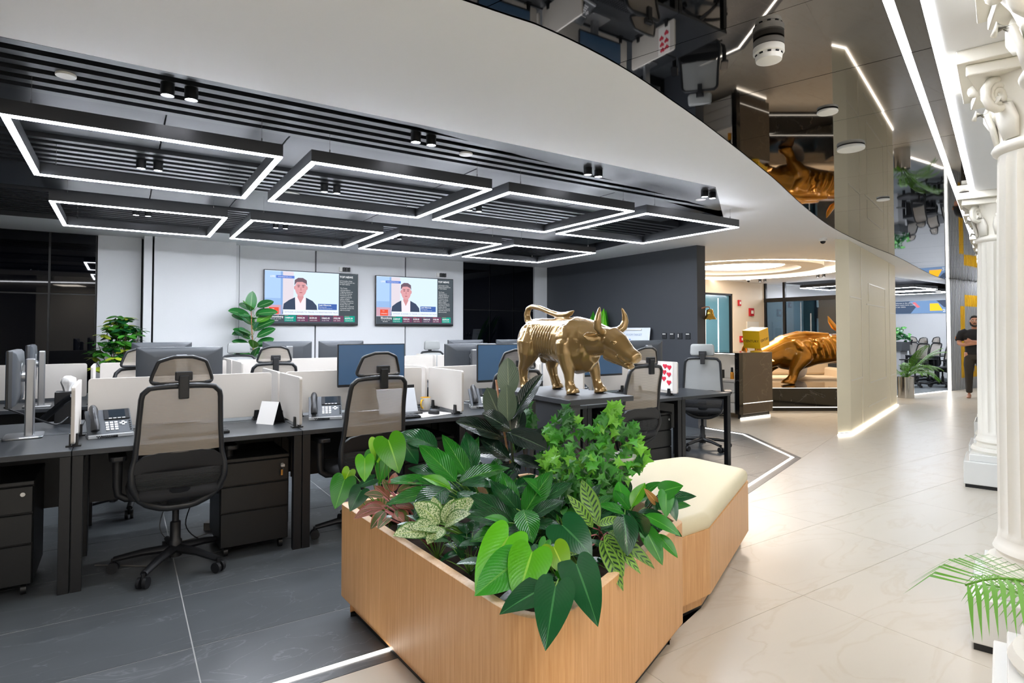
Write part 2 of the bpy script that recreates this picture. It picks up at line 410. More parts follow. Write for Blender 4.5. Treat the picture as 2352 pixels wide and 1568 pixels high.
cpanel(4.11, 4.95); cpanel(5.92, 6.85)
# mirror strips
mz = ZCEIL + .004
for k in range(-12, 34):
    s0 = .58 + .75 * k - .0; A = Vector((2.39, 1.07)) + UD * s0; B = A + UD * .75
    # strip between the curve and the light line: clip the curve region polygon
    lo0, lo1 = A + UN * .115, B + UN * .115
    top = []
    for q in MIRC:
        d = (Vector(q) - A).dot(UD)
        if -.02 < d < .77: top.append(q)
    def hit(P):                                # where the seam through P meets the curve
        for p, q in zip(MIRC, MIRC[1:]):
            a = (Vector(p) - P).dot(UD); c = (Vector(q) - P).dot(UD)
            if a <= 0 < c: t = a / (a - c); return (p[0] + (q[0] - p[0]) * t, p[1] + (q[1] - p[1]) * t)
    h0, h1 = hit(A), hit(B)
    if not h0 or not h1: continue
    mid = [q for q in top if .0 < (Vector(q) - A).dot(UD) < .75]
    poly = [tuple(lo0), tuple(lo1), h1] + mid[::-1] + [h0]
    poly = [tuple(p) for p in poly]
    c0 = Vector((sum(p[0] for p in poly) / len(poly), sum(p[1] for p in poly) / len(poly)))
    bm = MB(); pp = inset(ccw(poly), .0015); bm.prism(pp, 0, .006)
    # each strip hangs at its own slight tilt, so reflections break at the seams
    tx, ty = random.uniform(-1, 1) * .0012, random.uniform(-1, 1) * .0012
    bm.v = [(x, y, mz + z + (x - c0.x) * tx + (y - c0.y) * ty) for x, y, z in bm.v]
    bm.build('mirror_panel', mirror_m, ce)
MB().prism([(-6, -3), (25, LB(25, .2) - .0), (25, 7.2), (-6, 2.2)], mz + .03, mz + .05).build('mirror_backing', black_m, ce)
for off, lab in ((0, 'white ceiling light line nearer the desks, first of the twin corridor lines'), (LBo, 'white ceiling light line nearer the columns, second of the twin corridor lines')):
    p, q = Vector((-6, LB(-6, off))), Vector((19, LB(19, off)))
    ledline('ceiling_light_line', [p, q], .030, ZCEIL - .003, led_c, lab, .004)

# ---- recessed ring over the reception
rg = empty('ring_ceiling_light', (RING[0], RING[1], ZCEIL)); tag(rg, 'round stepped ceiling light with warm glowing centre above the reception', 'ceiling light')
n = 64
def annulus(r0, z0, r1, z1, name, mat):
    b = MB(); b.rings([[(r * math.cos(2 * PI * k / n), r * math.sin(2 * PI * k / n), z) for k in range(n)] for r, z in ((r0, z0), (r1, z1))], cap=False); return b.build(name, mat, rg, 180)
annulus(2.03, 0, 2.03, .10, 'outer_rim', white_p); annulus(2.03, .10, 1.55, .10, 'outer_step', white_p); annulus(1.55, .10, 1.55, .03, 'inner_rim', white_p)
annulus(1.55, .03, 1.15, .03, 'inner_band', white_p); annulus(1.15, .03, 1.15, .12, 'inner_step', white_p); annulus(1.15, .12, .85, .12, 'inner_ring', white_p)
b = MB().lathe([(.85, .10), (.84, .12), (.0, .12)], (0, 0, 0), 48, False); b.build('glowing_disc', led_w, rg)
b = MB(); b.rings([[((RR + .0) * math.cos(t) + c * math.cos(t), RR * math.sin(t) + c * math.sin(t), z) for c, z in ((-.03, -.006), (.0, -.006), (.0, .004), (-.03, .004))] for t in [2 * PI * k / 96 for k in range(96)]], close=True); b.build('light_ring', led_w, rg, 60)

# ---- back wall at Y = 9.3
wb = MB().b2(-6, 25, 9.42, 9.6, 0, 3.0).build('wall_back', wall_w); struct(wb, 'pale grey back wall carrying the two television screens', 'wall')
def wpanel(x0, x1, y=9.30, z0=0, z1=ZCEIL + .02, mat=wall_w, th=.115): return MB().b2(x0 + .011, x1 - .011, y, y + th, z0, z1).build('wall_panel', mat, wb, bev=.002, seg=1)
MB().b2(-.35, 5.06, 9.405, 9.42, 0, ZCEIL + .02).build('panel_gap', joint_m, wb)
wpanel(-.30, .20); wpanel(1.38, 2.47); wpanel(2.47, 3.95); wpanel(3.95, 5.06); wpanel(6.60, 7.0)
wpanel(.20, .315, 9.05, th=.25); wpanel(.315, 1.32, 9.05, th=.25)
MB().b2(1.30, 1.385, 9.30, 9.41, 0, ZCEIL + .02).build('wall_panel', wall_w, wb)
def window(name, x0, x1, cols, zs, label):
    o = MB().b2(x0, x1, 9.36, 9.40, 0, ZCEIL).build(name, black_m); struct(o, label, 'window')
    for a, c in zip(cols, cols[1:]):
        for z0, z1 in zip(zs, zs[1:]): MB().b2(a + .012, c - .012, 9.33, 9.36, z0 + .01, z1 - .01).build('pane', glassblack, o)
    return o
window('window_1', -6, -.30, [-6, -4.2, -2.6, -1.75, -.78, -.30], [0, 1.86, ZCEIL], 'tall black night window with thin mullions left of the pale column')
window('window_2', 5.06, 6.60, [5.06, 5.62, 6.14, 6.60], [0, 1.78, ZCEIL], 'tall black night window between the screens and the dark wall')
# left, rear and far sides of the room
o = MB().b2(-6.2, -6, -5, 9.6, 0, 3).build('wall_left', dark_w); struct(o, 'dark wall closing the office on the left', 'wall')
o = MB().b2(-6.2, 25, -5.2, -5, 0, 3).build('wall_front', white_p); struct(o, 'white wall behind the viewer', 'wall')
o = MB().b2(25, 25.2, -5, 9.6, 0, 3).build('wall_far', white_p); struct(o, 'white wall at the far end of the corridor', 'wall')
# column-side wall: along the corridor, behind the columns
p0 = Vector((-2, -1.95)); p1 = p0 + UD * 27
o = MB().prism([p0, p1, p1 + UN * .15, p0 + UN * .15], 0, ZCEIL).build('wall_right', white_p); struct(o, 'white wall behind the fluted columns', 'wall')
# charcoal partition
dw = MB().b2(6.90, 7.08, 5.68, 9.32, 0, ZCEIL).build('wall_partition', dark_w); struct(dw, 'charcoal partition wall with light switches beside the reception', 'wall')
# added fill lamps near and behind the viewer follow further below
# ---- suspended light frames
def led_frame():
    t = empty('pendant_light'); tag(t, '', 'pendant light', 'square pendant light frames over the desks')
    w, d, k, h = 1.33, 1.35, .035, .075
    for (cx, cy, sx, sy) in ((0, -d / 2 + k / 2, w, k), (0, d / 2 - k / 2, w, k), (-w / 2 + k / 2, 0, k, d - 2 * k), (w / 2 - k / 2, 0, k, d - 2 * k)):
        MB().box((cx, cy, h / 2 + .004), (sx, sy, h)).build('rail', black_s, t)
    g = .002
    for (cx, cy, sx, sy) in ((0, -d / 2 + k / 2, w - 2 * g, k - 2 * g), (0, d / 2 - k / 2, w - 2 * g, k - 2 * g), (-w / 2 + k / 2, 0, k - 2 * g, d - 2 * k + 2 * g), (w / 2 - k / 2, 0, k - 2 * g, d - 2 * k + 2 * g)):
        MB().box((cx, cy, .001), (sx, sy, .008)).build('diffuser', led_o, t)
    for x in (-w / 2 + .12, w / 2 - .12):
        for y in (-d / 2 + k / 2, d / 2 - k / 2):
            MB().cyl((x, y, h), (x, y, .325), .0012, n=5).cyl((x, y, h), (x, y, h + .025), .005, n=6).build('suspension_wire', steel, t)
    return remember(t)
lf = led_frame()
nm = ['leftmost', 'second from the left', 'third from the left', 'rightmost']
for r_, (yc, row) in enumerate(((4.47, 'near'), (6.78, 'far'))):
    for i, xc in enumerate((.14, 1.64, 3.12, 4.60)):
        put(lf, (xc + (.03 * i if r_ else 0), yc, 2.45), 0, f'square glowing pendant frame, {nm[i]} of the {row} row')
# ---- small cylindrical ceiling spots, in pairs
lens = EM('spot_lens', 'f2f4ff', 30)
def spot():
    t = empty('ceiling_spotlight'); tag(t, '', 'spotlight', 'black cylinder spotlights under the slats')
    MB().lathe([(.0, 0), (.028, 0), (.033, -.0), (.033, -.065), (.030, -.065), (.028, -.058), (0, -.058)], n=20, cap=False).build('housing', black_m, t, 40)
    MB().lathe([(0, -.0585), (.0275, -.0585), (.0275, -.061), (0, -.061)], n=18, cap=False).build('lens', lens, t)
    return remember(t)
sp = spot()
k_ = 0
for yy, row, xs in ((3.55, 'front slats', (-1.5, .23, 1.63, 3.09, 4.48)), (5.26, 'middle slats', (.15, 1.52, 2.98, 4.42)), (7.4, 'rear slats', (.15, 1.55, 3.0, 4.4))):
    for i, x in enumerate(xs):
        for j, dx in enumerate((-.055, .055)):
            put(sp, (x + dx, yy, ZS), 0, f'black cylinder spotlight, {"left" if j == 0 else "right"} of pair {["one","two","three","four","five"][i]} under the {row}')
            k_ += 1
# ---- ceiling fittings
fit = M('white_plastic', 'e9e7e1', .4)
def disc(loc, r, label, name='ceiling_speaker', h=.012):
    t = MB().lathe([(0, 0), (r * .96, 0), (r, -h * .5), (r * .97, -h), (r * .5, -h * 1.15), (0, -h * 1.2)], n=28, cap=False).build(name, fit, None, 50); t.location = loc; tag(t, label, 'ceiling fitting'); return t
disc((3.32, 1.81, ZCEIL), .055, 'small white disc on the mirror ceiling beside the pylon reflection'); disc((4.10, 2.08, ZCEIL), .085, 'large white disc with status lights on the mirror ceiling', 'access_point', .02); disc((5.97, 2.74, ZCEIL), .055, 'far small white disc on the mirror ceiling')
disc((-.26, 3.70, ZS), .045, 'white disc sprinkler plate below the slats at far left', 'sprinkler_plate'); disc((2.06, 3.76, ZS), .05, 'white disc plate below the slats in the middle', 'sprinkler_plate'); disc((4.68, 3.80, ZS), .05, 'white disc plate beside the last pair of spotlights', 'sprinkler_plate'); disc((1.28, 5.80, ZS), .11, 'wide white disc behind the second light frame', 'access_point', .03)
sd = empty('smoke_detector', (2.31, 1.51, ZCEIL)); tag(sd, 'round white smoke detector on the mirror ceiling', 'smoke detector')
MB().lathe([(0, 0), (.062, 0), (.062, -.022), (.058, -.024), (0, -.024)], n=32, cap=False).build('base', M('grey_plastic', '6d6a66', .5), sd, 40)
MB().lathe([(.055, -.024), (.063, -.028), (.063, -.052), (.058, -.056), (.052, -.057), (.052, -.064), (.055, -.066), (.052, -.084), (.03, -.092), (0, -.094)], n=32, cap=False).build('cap', fit, sd, 40)
for k in range(10):
    a = 2 * PI * k / 10; MB().box((.052 * math.cos(a), .052 * math.sin(a), -.0605), (.014, .008, .006), a + PI / 2).build('vent', joint_m, sd)
def dome(loc, label):
    t = empty('dome_camera', loc); tag(t, label, 'camera'); MB().lathe([(0, 0), (.05, 0), (.05, -.03), (.035, -.035), (0, -.035)], n=20, cap=False).build('housing', fit, t, 40); MB().ball((0, 0, -.035), (.035, .035, .035)).build('lens_dome', M('smoked_dome', '101114', .1), t, 180)
dome((7.84, 4.36, ZCEIL), 'small dome security camera on the white ceiling by the pylon'); dome((12.4, 8.7, ZCEIL), 'small dome security camera in front of the cream wall')

# ---- invented fill lamps, added near and behind the viewer to brighten the foreground
for i, (x, y) in enumerate(((-3.6, -.9), (-1.9, -1.6), (-3.6, -3.4), (-1.9, -3.9), (1.4, -2.2))):
    pass
pl_m = EM('panel_lamp', 'fff4e6', 8.0)
for i, (x, y, lab) in enumerate(((.9, -.35, 'square ceiling lamp just behind the viewer on the right'), (-1.2, -.95, 'square ceiling lamp behind the viewer on the left'), (2.6, .15, 'square ceiling lamp over the nearest columns'), (-3.2, -1.0, 'square ceiling lamp far behind the viewer'))):
    t = empty('ceiling_lamp', (x, y, ZCEIL), math.atan2(UD.y, UD.x)); tag(t, lab, 'ceiling light')
    MB().prism(rrect(.62, .62, .02), -.02, 0).build('frame', fit, t); MB().prism(rrect(.56, .56, .015), -.024, -.02).build('diffuser', pl_m, t)
# ================================================================ DESKS, SCREENS, CHAIRS
desk_m = M('dark_desk_laminate', '2d3034', .38, noise=.08, nscale=8, stretch=(1, 14, 1))
frame_m = M('desk_frame_metal', '121316', .45)
ped_m = M('drawer_metal', '0c0d0e', .4)
panel_m = M('cream_divider', 'c8c2ba', .65, noise=.03, nscale=120)
XB = [-1.41, -.22, .97, 2.16, 3.35, 4.54]
colname = ['far left', 'first', 'second', 'third', 'fourth']
def desk(x0, x1, y0, y1, label, back):
    t = empty('desk', ((x0 + x1) / 2, (y0 + y1) / 2, 0)); tag(t, label, 'desk', 'office desks')
    w, d = x1 - x0 - .003, y1 - y0
    MB().box((0, 0, .735), (w, d, .03)).build('desktop', desk_m, t, bev=.002, seg=1)
    for s in (-1, 1):
        for q in (-1, 1): MB().box((s * (w / 2 - .0255), q * (d / 2 - .03), .36), (.05, .05, .72)).build('leg', frame_m, t, bev=.002, seg=1)
        MB().box((s * (w / 2 - .0255), 0, .70), (.05, d - .11, .04)).build('side_rail', frame_m, t)
    MB().box((0, d / 2 - .03 if back > 0 else -d / 2 + .03, .70), (w - .11, .04, .04)).build('back_rail', frame_m, t)
    MB().box((0, (d / 2 - .07) * back, .50), (w - .12, .015, .34)).build('modesty_panel', frame_m, t)
    return t
ROWS = [(3.93, 4.585, 1, 'front side of the near bench'), (4.615, 5.27, -1, 'rear side of the near bench'), (6.20, 6.855, 1, 'front side of the far bench'), (6.885, 7.54, -1, 'rear side of the far bench')]
for (y0, y1, bk, rn) in ROWS:
    for i in range(5): desk(XB[i], XB[i + 1], y0, y1, f'dark grey desk, {colname[i]} place on the {rn}', bk)
desk(4.545, 5.29, 3.93, 4.585, 'open-ended dark side table beyond the panel with paper hearts', 1)
desk(4.545, 5.29, 4.615, 5.27, 'dark side table at the rear right end of the near bench', -1)
# dividers
def divider(p, q, label, z1=1.085):
    p, q = Vector(p), Vector(q); L = (q - p).length; t = empty('divider_screen', ((p.x + q.x) / 2, (p.y + q.y) / 2, .75), math.atan2(q.y - p.y, q.x - p.x)); tag(t, label, 'divider', 'cream desk dividers')
    pts = rrect(L, z1 - .775, .022, 5, 0, (z1 - .775) / 2 + .025)
    b = MB(); n = len(pts); b.rings([[(x, y, z) for x, z in pts] for y in (-.009, .009)]); b.build('panel', panel_m, t, bev=.002, seg=1)
    for s in (-1, 1):
        c = MB(); c.box((s * (L / 2 - .10), 0, .004), (.05, .07, .008))
        for q_ in (-1, 1):
            c.rings([[(s * (L / 2 - .10) + x, q_ * (.0095 + .011), z) for x, z in ((-.022, 0), (.022, 0), (.015, .07), (-.015, .07))], [(s * (L / 2 - .10) + x, q_ * .0095, z) for x, z in ((-.022, 0), (.022, 0), (.015, .07), (-.015, .07))]])
        c.build('clamp', black_m, t)
    return t
for (yc, bn) in ((4.60, 'near'), (6.87, 'far')):
    for i in range(5):
        if i == 0 and bn == 'near': continue
        divider((XB[i] + .04, yc), (XB[i + 1] - .06, yc), f'long cream divider behind the {colname[i]} place of the {bn} bench')
    for i in range(1, 6):
        divider((XB[i], yc - .62), (XB[i], yc - .03), f'short cream side divider {"left of the " + colname[i] + " place" if i < 5 else "at the right end"}, front half of the {bn} bench')
        if i in (2, 4) or (i == 3 and bn == 'near'): divider((XB[i], yc + .03), (XB[i], yc + .62), f'short cream side divider left of the {colname[i]} place, rear half of the {bn} bench')
# drawer units
def drawers():
    t = empty('drawer_unit'); tag(t, '', 'drawer unit', 'black drawer units under the desks')
    MB().b2(-.2, .2, -.24, .24, .06, .60).build('cabinet_body', ped_m, t, bev=.004, seg=1)
    for z0, z1 in ((.065, .27), (.275, .43), (.435, .575)): MB().b2(-.196, .196, -.258, -.241, z0 + .002, z1 - .002).build('drawer', ped_m, t, bev=.003, seg=1)
    MB().b2(-.202, .202, -.262, .242, .58, .602).build('lid', ped_m, t, bev=.003, seg=1)
    MB().cyl((.155, -.258, .535), (.155, -.268, .535), .011, n=14).build('lock', steel, t, 40)
    for x in (-.16, .16):
        for y in (-.2, .2): MB().cyl((x - .012, y, .028), (x + .012, y, .028), .028, n=14).cyl((x, y, .03), (x, y, .062), .008, n=8).build('caster', black_m, t, 40)
    return remember(t)
du = drawers()
for i in range(5):
    x = XB[i + 1] - .265 if i != 0 else -.58
    o = put(du, (x, 4.26, 0), 0, f'black three-drawer unit on casters under the {colname[i]} front desk')
kt = empty('key_bunch', (.97 - .265 + .155, 4.26 - .272, .535)); tag(kt, 'small keys hanging from the lock of a drawer unit', 'keys')
MB().box((0, -.012, -.002), (.022, .022, .014)).build('key_head', M('clear_key', 'b5b2ac', .3), kt); MB().tube([(0, -.014, -.01), (.004, -.016, -.03)], .0015, 5).build('ring', steel, kt); MB().box((-.005, -.014, -.045), (.012, .004, .035)).build('key_tag', M('brass_key', 'b08c50', .3, 1), kt)
# monitors
mon_back = M('monitor_back', '3f4348', .35, noise=.04); scr_off = M('screen_off', '3f5a76', .16, spec=.5); mon_rim = M('monitor_rim', '17181b', .35); silver = M('silver_stand', 'a9abae', .3, .9)  # blue reflection on the switched-off screens is put into their base colour
logo_m = M('logo_silver', 'c9ccd0', .3, .6)
def monitor(name='monitor', w=.54, h=.325):
    "screen looks towards -Y, origin at the foot"
    t = empty(name); tag(t, '', 'monitor', 'flat monitors on the desks')
    zc = .36
    MB().box((0, 0, zc), (w, .012, h)).build('bezel', mon_rim, t, bev=.003, seg=2)
    b = MB(); pts = rrect(w, h, .01, 3); b.rings([[(x * k, y, zc + z * k) for x, z in pts] for k, y in ((1, .006), (.99, .022), (.9, .036), (.6, .045))]); b.build('back_shell', mon_back, t, 30)
    MB().box((0, -.0065, zc + .006), (w - .012, .002, h - .026)).build('screen', scr_off, t)
    l = MB(); n = 28
    l.rings([[(-.0 + r * math.cos(a), y, zc + .05 + r * math.sin(a)) for r, y in ((.030, .047), (.035, .047), (.035, .044), (.030, .044))] for a in [2 * PI * k / n for k in range(n)]], close=True)
    lo = l.build('round_logo', logo_m, t)
    tx = text('DELL', .020, (0.026, .0455, zc + .043), face((0, 1, 0)), logo_m, lo, 'logo_lettering', bold=.0008)
    MB().box((0, .085, .235), (.075, .046, .47)).build('stand_column', silver, t, bev=.008)
    MB().tube([(0, .04, zc), (0, .075, zc)], .03, 10).build('neck', silver, t, 40)
    MB().prism(rrect(.24, .19, .03, 5, 0, .06), 0, .012).build('stand_base', silver, t, bev=.003, seg=1)
    return remember(t)
mo = monitor()
ZD = .75
def mon(x, y, rz, top, label):
    return put(mo, (x, y, ZD + top), rz, label)
# near bench, front places (screens face the camera side); origin z offset sets the screen height
mon(1.62, 4.46, .02, .015, 'large dark blue monitor standing at the second front desk')
mon(2.80, 4.40, -.03, 0, 'dark blue monitor behind the rubber plant at the third front desk')
mon(3.93, 4.40, .0, 0, 'dark blue monitor seen under the bull belly at the fourth front desk')
mon(-.55, 4.60, R(-88), 0, 'monitor seen edge-on facing left at the far left front desk')
mon(-.66, 6.42, R(-88), 0, 'monitor seen edge-on facing left at the far left desk of the far bench')
# near bench, rear places: backs to the camera
mon(.345, 4.83, PI, 0, 'monitor with round badge right behind the nearest chair')
mon(2.70, 4.83, PI, -.0, 'monitor back with round badge beside the third side divider')
mon(5.07, 4.95, PI - .08, .01, 'monitor back with badge in front of the charcoal wall')
mon(.34, 7.12, PI, .0, 'monitor with round badge in front of the pale column')
mon(1.58, 7.12, PI, 0, 'grey monitor back on the far bench, left one of two side by side')
mon(2.20, 7.12, PI, 0, 'grey monitor back on the far bench, right one of two side by side')
mon(3.90, 7.12, PI, .0, 'grey monitor back by the black window, middle of the far bench')
mon(4.66, 7.12, PI, .0, 'pale grey monitor back in front of the black window')

# chairs -----------------------------------------------------------------
chair_b = M('chair_black_plastic', '1b1c1f', .42); chair_rim = M('chair_frame_plastic', '26282b', .38)
def meshmat(name, col, a0, a1, sc):
    m = M(name, col, .75); nt = m.node_tree; b = nt.nodes['Principled BSDF']
    tc = nt.nodes.new('ShaderNodeTexCoord'); wv = nt.nodes.new('ShaderNodeTexWave'); wv.bands_direction = 'Z'; wv.inputs['Scale'].default_value = sc; wv.inputs['Distortion'].default_value = 1.2; wv.inputs['Detail'].default_value = 2
    mp = nt.nodes.new('ShaderNodeMapping'); mp.inputs['Scale'].default_value = (.2, .2, 1); nt.links.new(tc.outputs['Object'], mp.inputs[0]); nt.links.new(mp.outputs[0], wv.inputs[0])
    mr = nt.nodes.new('ShaderNodeMapRange'); mr.inputs[3].default_value = a0; mr.inputs[4].default_value = a1; nt.links.new(wv.outputs['Fac'], mr.inputs[0]); nt.links.new(mr.outputs[0], b.inputs['Alpha'])
    return m
mesh_tan = meshmat('tan_mesh', 'a89d90', .55, .93, 40); mesh_dark = meshmat('dark_mesh', '2a2b2d', .8, 1.0, 40); mesh_grey = meshmat('grey_mesh', 'a3a5a4', .9, 1.0, 40)
pad_g = M('grey_fabric', '9a9c9a', .8, noise=.06, nscale=300); seat_m = M('seat_fabric', '2a2b2e', .85, noise=.1, nscale=300)
HW = [(.385, .09), (.41, .15), (.46, .20), (.53, .230), (.60, .233), (.70, .215), (.85, .205), (1.02, .196), (1.05, .187), (1.07, .160)]
YP = [(.36, -.10), (.45, -.17), (.56, -.215), (.68, -.205), (.85, -.225), (1.08, -.275)]
def chair(grey=False):
    t = empty('office_chair'); tag(t, '', 'chair', 'mesh office chairs')
    # star base
    for k in range(5):
        a = 2 * PI * k / 5 + .35; d = Vector((math.cos(a), math.sin(a), 0)); s_ = Vector((-d.y, d.x, 0))
        l = MB().tube([d * .03 + Vector((0, 0, .105)), d * .17 + Vector((0, 0, .098)), d * .31 + Vector((0, 0, .075))], [(.030, .026), (.025, .021), (.020, .016)], 8, up=(0, 0, 1)).build('base_leg', chair_b, t, 50)
        c = MB(); e = d * .315
        for q in (-1, 1):
            o = e + s_ * .017 * q; c.cyl(o + s_ * -.009 + Vector((0, 0, .03)), o + s_ * .009 + Vector((0, 0, .03)), .03, n=16)
        c.cyl(e + Vector((0, 0, .03)), e + Vector((0, 0, .08)), .01, n=8); c.build('caster', chair_b, l, 40)
    MB().lathe([(0, .06), (.036, .06), (.036, .15), (.028, .16), (.028, .26), (.018, .265), (.018, .40), (0, .40)], n=18, cap=False).build('gas_lift', chair_b, t, 40)
    MB().box((0, .0, .40), (.16, .24, .05)).tube([(.06, .02, .40), (.22, .02, .39), (.27, .02, .385)], [.006, .006, .012], 8).build('mechanism', chair_b, t, bev=.008)
    b = MB(); n = 28
    def sring(k, z, dz=.0): return [((.25 * k) * (abs(math.cos(a)) ** .5) * (1 if math.cos(a) >= 0 else -1), .04 + (.24 * k) * (abs(math.sin(a)) ** .5) * (1 if math.sin(a) >= 0 else -1), z - (.02 if math.sin(a) > .6 else 0)) for a in [2 * PI * j / n for j in range(n)]]
    b.rings([sring(.86, .425), sring(.98, .445), sring(1, .468), sring(.97, .492), sring(.85, .502), sring(.5, .505)]); b.build('seat', seat_m, t, 60)
    for s in (-1, 1):
        MB().tube([(s * .14, .02, .42), (s * .25, .03, .425), (s * .285, .03, .45), (s * .29, .03, .50), (s * .29, .035, .655)], [(.02, .014)] * 3 + [(.024, .016)] * 2, 8, up=(0, 1, 0)).build('arm_post', chair_b, t, 50)
        MB().prism(rrect(.085, .25, .035, 5, s * .29, .06), .655, .682).build('arm_pad', chair_b, t, bev=.006)
    # back frame: a rounded ring; curved sheet inside
    zs = [p[0] for p in HW]
    zz = [.385 + (1.07 - .385) * k / 22 for k in range(23)]
    def bp(u, z, off=0):
        hw = interp(HW, z); x = u * hw; return Vector((x, interp(YP, z) + .05 * (x / .25) ** 2 + off, z))
    outline = [bp(1, z) for z in zz] + [bp(u, 1.072 + .008 * (1 - u * u)) for u in (.75, .4, 0, -.4, -.75)] + [bp(-1, z) for z in reversed(zz)] + [bp(u, .378) for u in (-.6, 0, .6)]
    rad = [(.016, .020)] * len(outline)
    rr = []
    for p in outline: k = max(0, (.66 - p.z) / .28); rr.append((.015 + .010 * k, .018 + .016 * k))
    MB().tube(outline, rr, 8, close=True, up=(0, 1, 0)).build('back_frame', chair_rim, t, 180)
    MB().grid(lambda u, v: bp((u * 2 - 1) * .98, .70 + v * .372), 12, 12).build('back_mesh', mesh_grey if grey else mesh_tan, t, 180)
    MB().grid(lambda u, v: bp((u * 2 - 1) * .98, .385 + v * .215), 12, 8).build('lower_mesh', pad_g if False else mesh_dark, t, 180)
    l = MB(); l.rings([[bp(u, z, o) for u, z in ((-.97, .595), (.97, .595), (.97, .66), (.82, .69), (.5, .705), (-.5, .705), (-.82, .69), (-.97, .66))] for o in (-.012, .018)]); l.build('lumbar_pad', chair_b, t, 40)
    MB().tube([(0, -.02, .40), (0, -.10, .385), (0, -.17, .43), (0, -.20, .50)], [(.05, .02), (.06, .018), (.06, .014), (.05, .01)], 8, up=(0, 0, 1)).build('back_support', chair_b, t, 60)
    # headrest
    hp = lambda u, z: Vector((u * .92, -.275 + .06 * (u / .17) ** 2 - .02 * (1.24 - z), z))
    if not grey:
        ol = [hp(x, z) for x, z in rpoly([(-.172, 1.095), (.172, 1.095), (.152, 1.155), (.128, 1.215), (.05, 1.24), (-.05, 1.24), (-.128, 1.215), (-.152, 1.155)], [.025, .025, .02, .03, .02, .02, .03, .02], 4)]
        MB().tube(ol, (.010, .013), 8, close=True, up=(0, 1, 0)).build('headrest_frame', chair_rim, t, 180)
        MB().grid(lambda u, v: hp((u * 2 - 1) * (.166 - .045 * v), 1.10 + v * (.118 + .018 * (1 - (2 * u - 1) ** 2))), 10, 6).build('headrest_mesh', mesh_tan, t, 180)
    else:
        b = MB(); pts = rpoly([(-.15, 1.105), (.15, 1.105), (.14, 1.24), (-.14, 1.24)], .035, 5)
        b.rings([[hp(x * k, 1.17 + (z - 1.17) * k) + Vector((0, o, 0)) for x, z in pts] for k, o in ((.86, -.03), (.97, -.022), (1, -.008), (.97, .014), (.85, .022))]); b.build('headrest_pad', pad_g, t, 60)
    MB().box((0, -.305, 1.075), (.052, .03, .13)).box((0, -.295, 1.135), (.085, .035, .05)).build('headrest_bracket', chair_b, t, bev=.006)
    return remember(t)
ch = chair(); chg = chair(True)
def seat(p, x, y, rz, label): return put(p, (x, y, 0), rz, label, 'mesh office chairs')
seat(ch, .275, 4.06, R(2), 'tan mesh office chair nearest the camera, at the first front desk')
seat(ch, 1.40, 4.02, R(6), 'tan mesh office chair half hidden behind the planter leaves at the second front desk')
seat(ch, 2.62, 4.10, R(-8), 'tan mesh office chair behind the rubber plant at the third front desk')
seat(ch, 3.86, 3.98, R(0), 'tan mesh office chair between the bull and the open side table')
seat(chg, 5.80, 4.71, R(-50), 'light grey office chair standing behind the open side table')
seat(ch, .10, 5.58, R(170), 'mesh office chair with its base showing under the first desk')
seat(ch, .30, 6.36, R(5), 'mesh office chair half hidden behind the badge monitor')
seat(ch, 1.22, 6.22, R(-2), 'tan mesh office chair at the second place of the far bench')
seat(chg, 1.25, 8.05, R(182), 'grey office chair below the rubber plant at the back wall')
seat(chg, 2.45, 8.05, R(176), 'grey office chair below the first television')
seat(chg, 4.00, 8.1, R(184), 'grey office chair below the second television')
seat(ch, 3.50, 6.25, R(5), 'mesh office chair in front of the black window')

# desk telephones ---------------------------------------------------------
ph_b = M('phone_grey', '4b4f54', .4); ph_d = M('phone_dark', '16181b', .3); key_w = M('phone_key', 'e4e6e8', .4)
def phone():
    t = empty('desk_phone'); tag(t, '', 'telephone', 'grey desk telephones')
    tilt = Matrix.Rotation(R(38), 3, 'X')
    def P(x, y, z): q = tilt @ Vector((x, y, z)); return q + Vector((0, -.06, .022))
    def slab(x0, x1, y0, y1, z0, z1, name, mat, par, bev=.002):
        b = MB(); b.rings([[P(x, y, z) for x, y in ((x0, y0), (x1, y0), (x1, y1), (x0, y1))] for z in (z0, z1)]); return b.build(name, mat, par, bev=bev, seg=1)
    slab(-.115, .115, 0, .21, -.02, 0, 'body', ph_b, t, .004)
    MB().prism([(-.115, -.075), (.115, -.075), (.115, .06), (-.115, .06)], 0, .022).build('foot', M('phone_silver', 'b7babd', .35), t, bev=.004)
    slab(-.025, .108, .115, .20, 0, .008, 'display_surround', ph_d, t); slab(.0, .085, .13, .192, .0085, .009, 'display', M('phone_display', '232a31', .15), t, 0)
    for i in range(4): slab(-.002 + .023 * i, .014 + .023 * i, .118, .123, .0085, .010, 'soft_key', key_w, t, 0)
    for i in range(3):
        for j in range(4): slab(-.022 + .023 * i, -.006 + .023 * i, .028 + .019 * j, .040 + .019 * j, 0, .004, 'key', key_w, t, 0)
    for i, (a, c) in enumerate(((.062, .088), (.050, .076), (.074, .076), (.062, .064))): slab(a, a + .014, c, c + .010, 0, .004, 'arrow_key', key_w, t, 0)
    for j in range(5): slab(.098, .108, .02 + .018 * j, .028 + .018 * j, 0, .003, 'side_key', ph_d, t, 0)
    h = MB(); pts = [P(-.078, .015, .02), P(-.078, .04, .034), P(-.078, .10, .040), P(-.078, .16, .036), P(-.078, .195, .02)]
    h.tube(pts, [(.030, .022), (.032, .024), (.027, .018), (.032, .024), (.030, .022)], 12, up=(1, 0, 0)); h.build('handset', ph_d, t, 60)
    c = MB(); cp = []
    for k in range(150):
        s = k / 150; a = s * 2 * PI * 26; base = Vector((-.075 + .13 * math.sin(s * 2.6) - .05 * s, -.085 - .02 * math.sin(s * 3.1), .012)); cp.append(base + Vector((0, math.cos(a) * .006, math.sin(a) * .006)))
    c.tube(cp, .002, 4); c.build('coiled_cord', ph_d, t)
    return remember(t)
pho = phone()
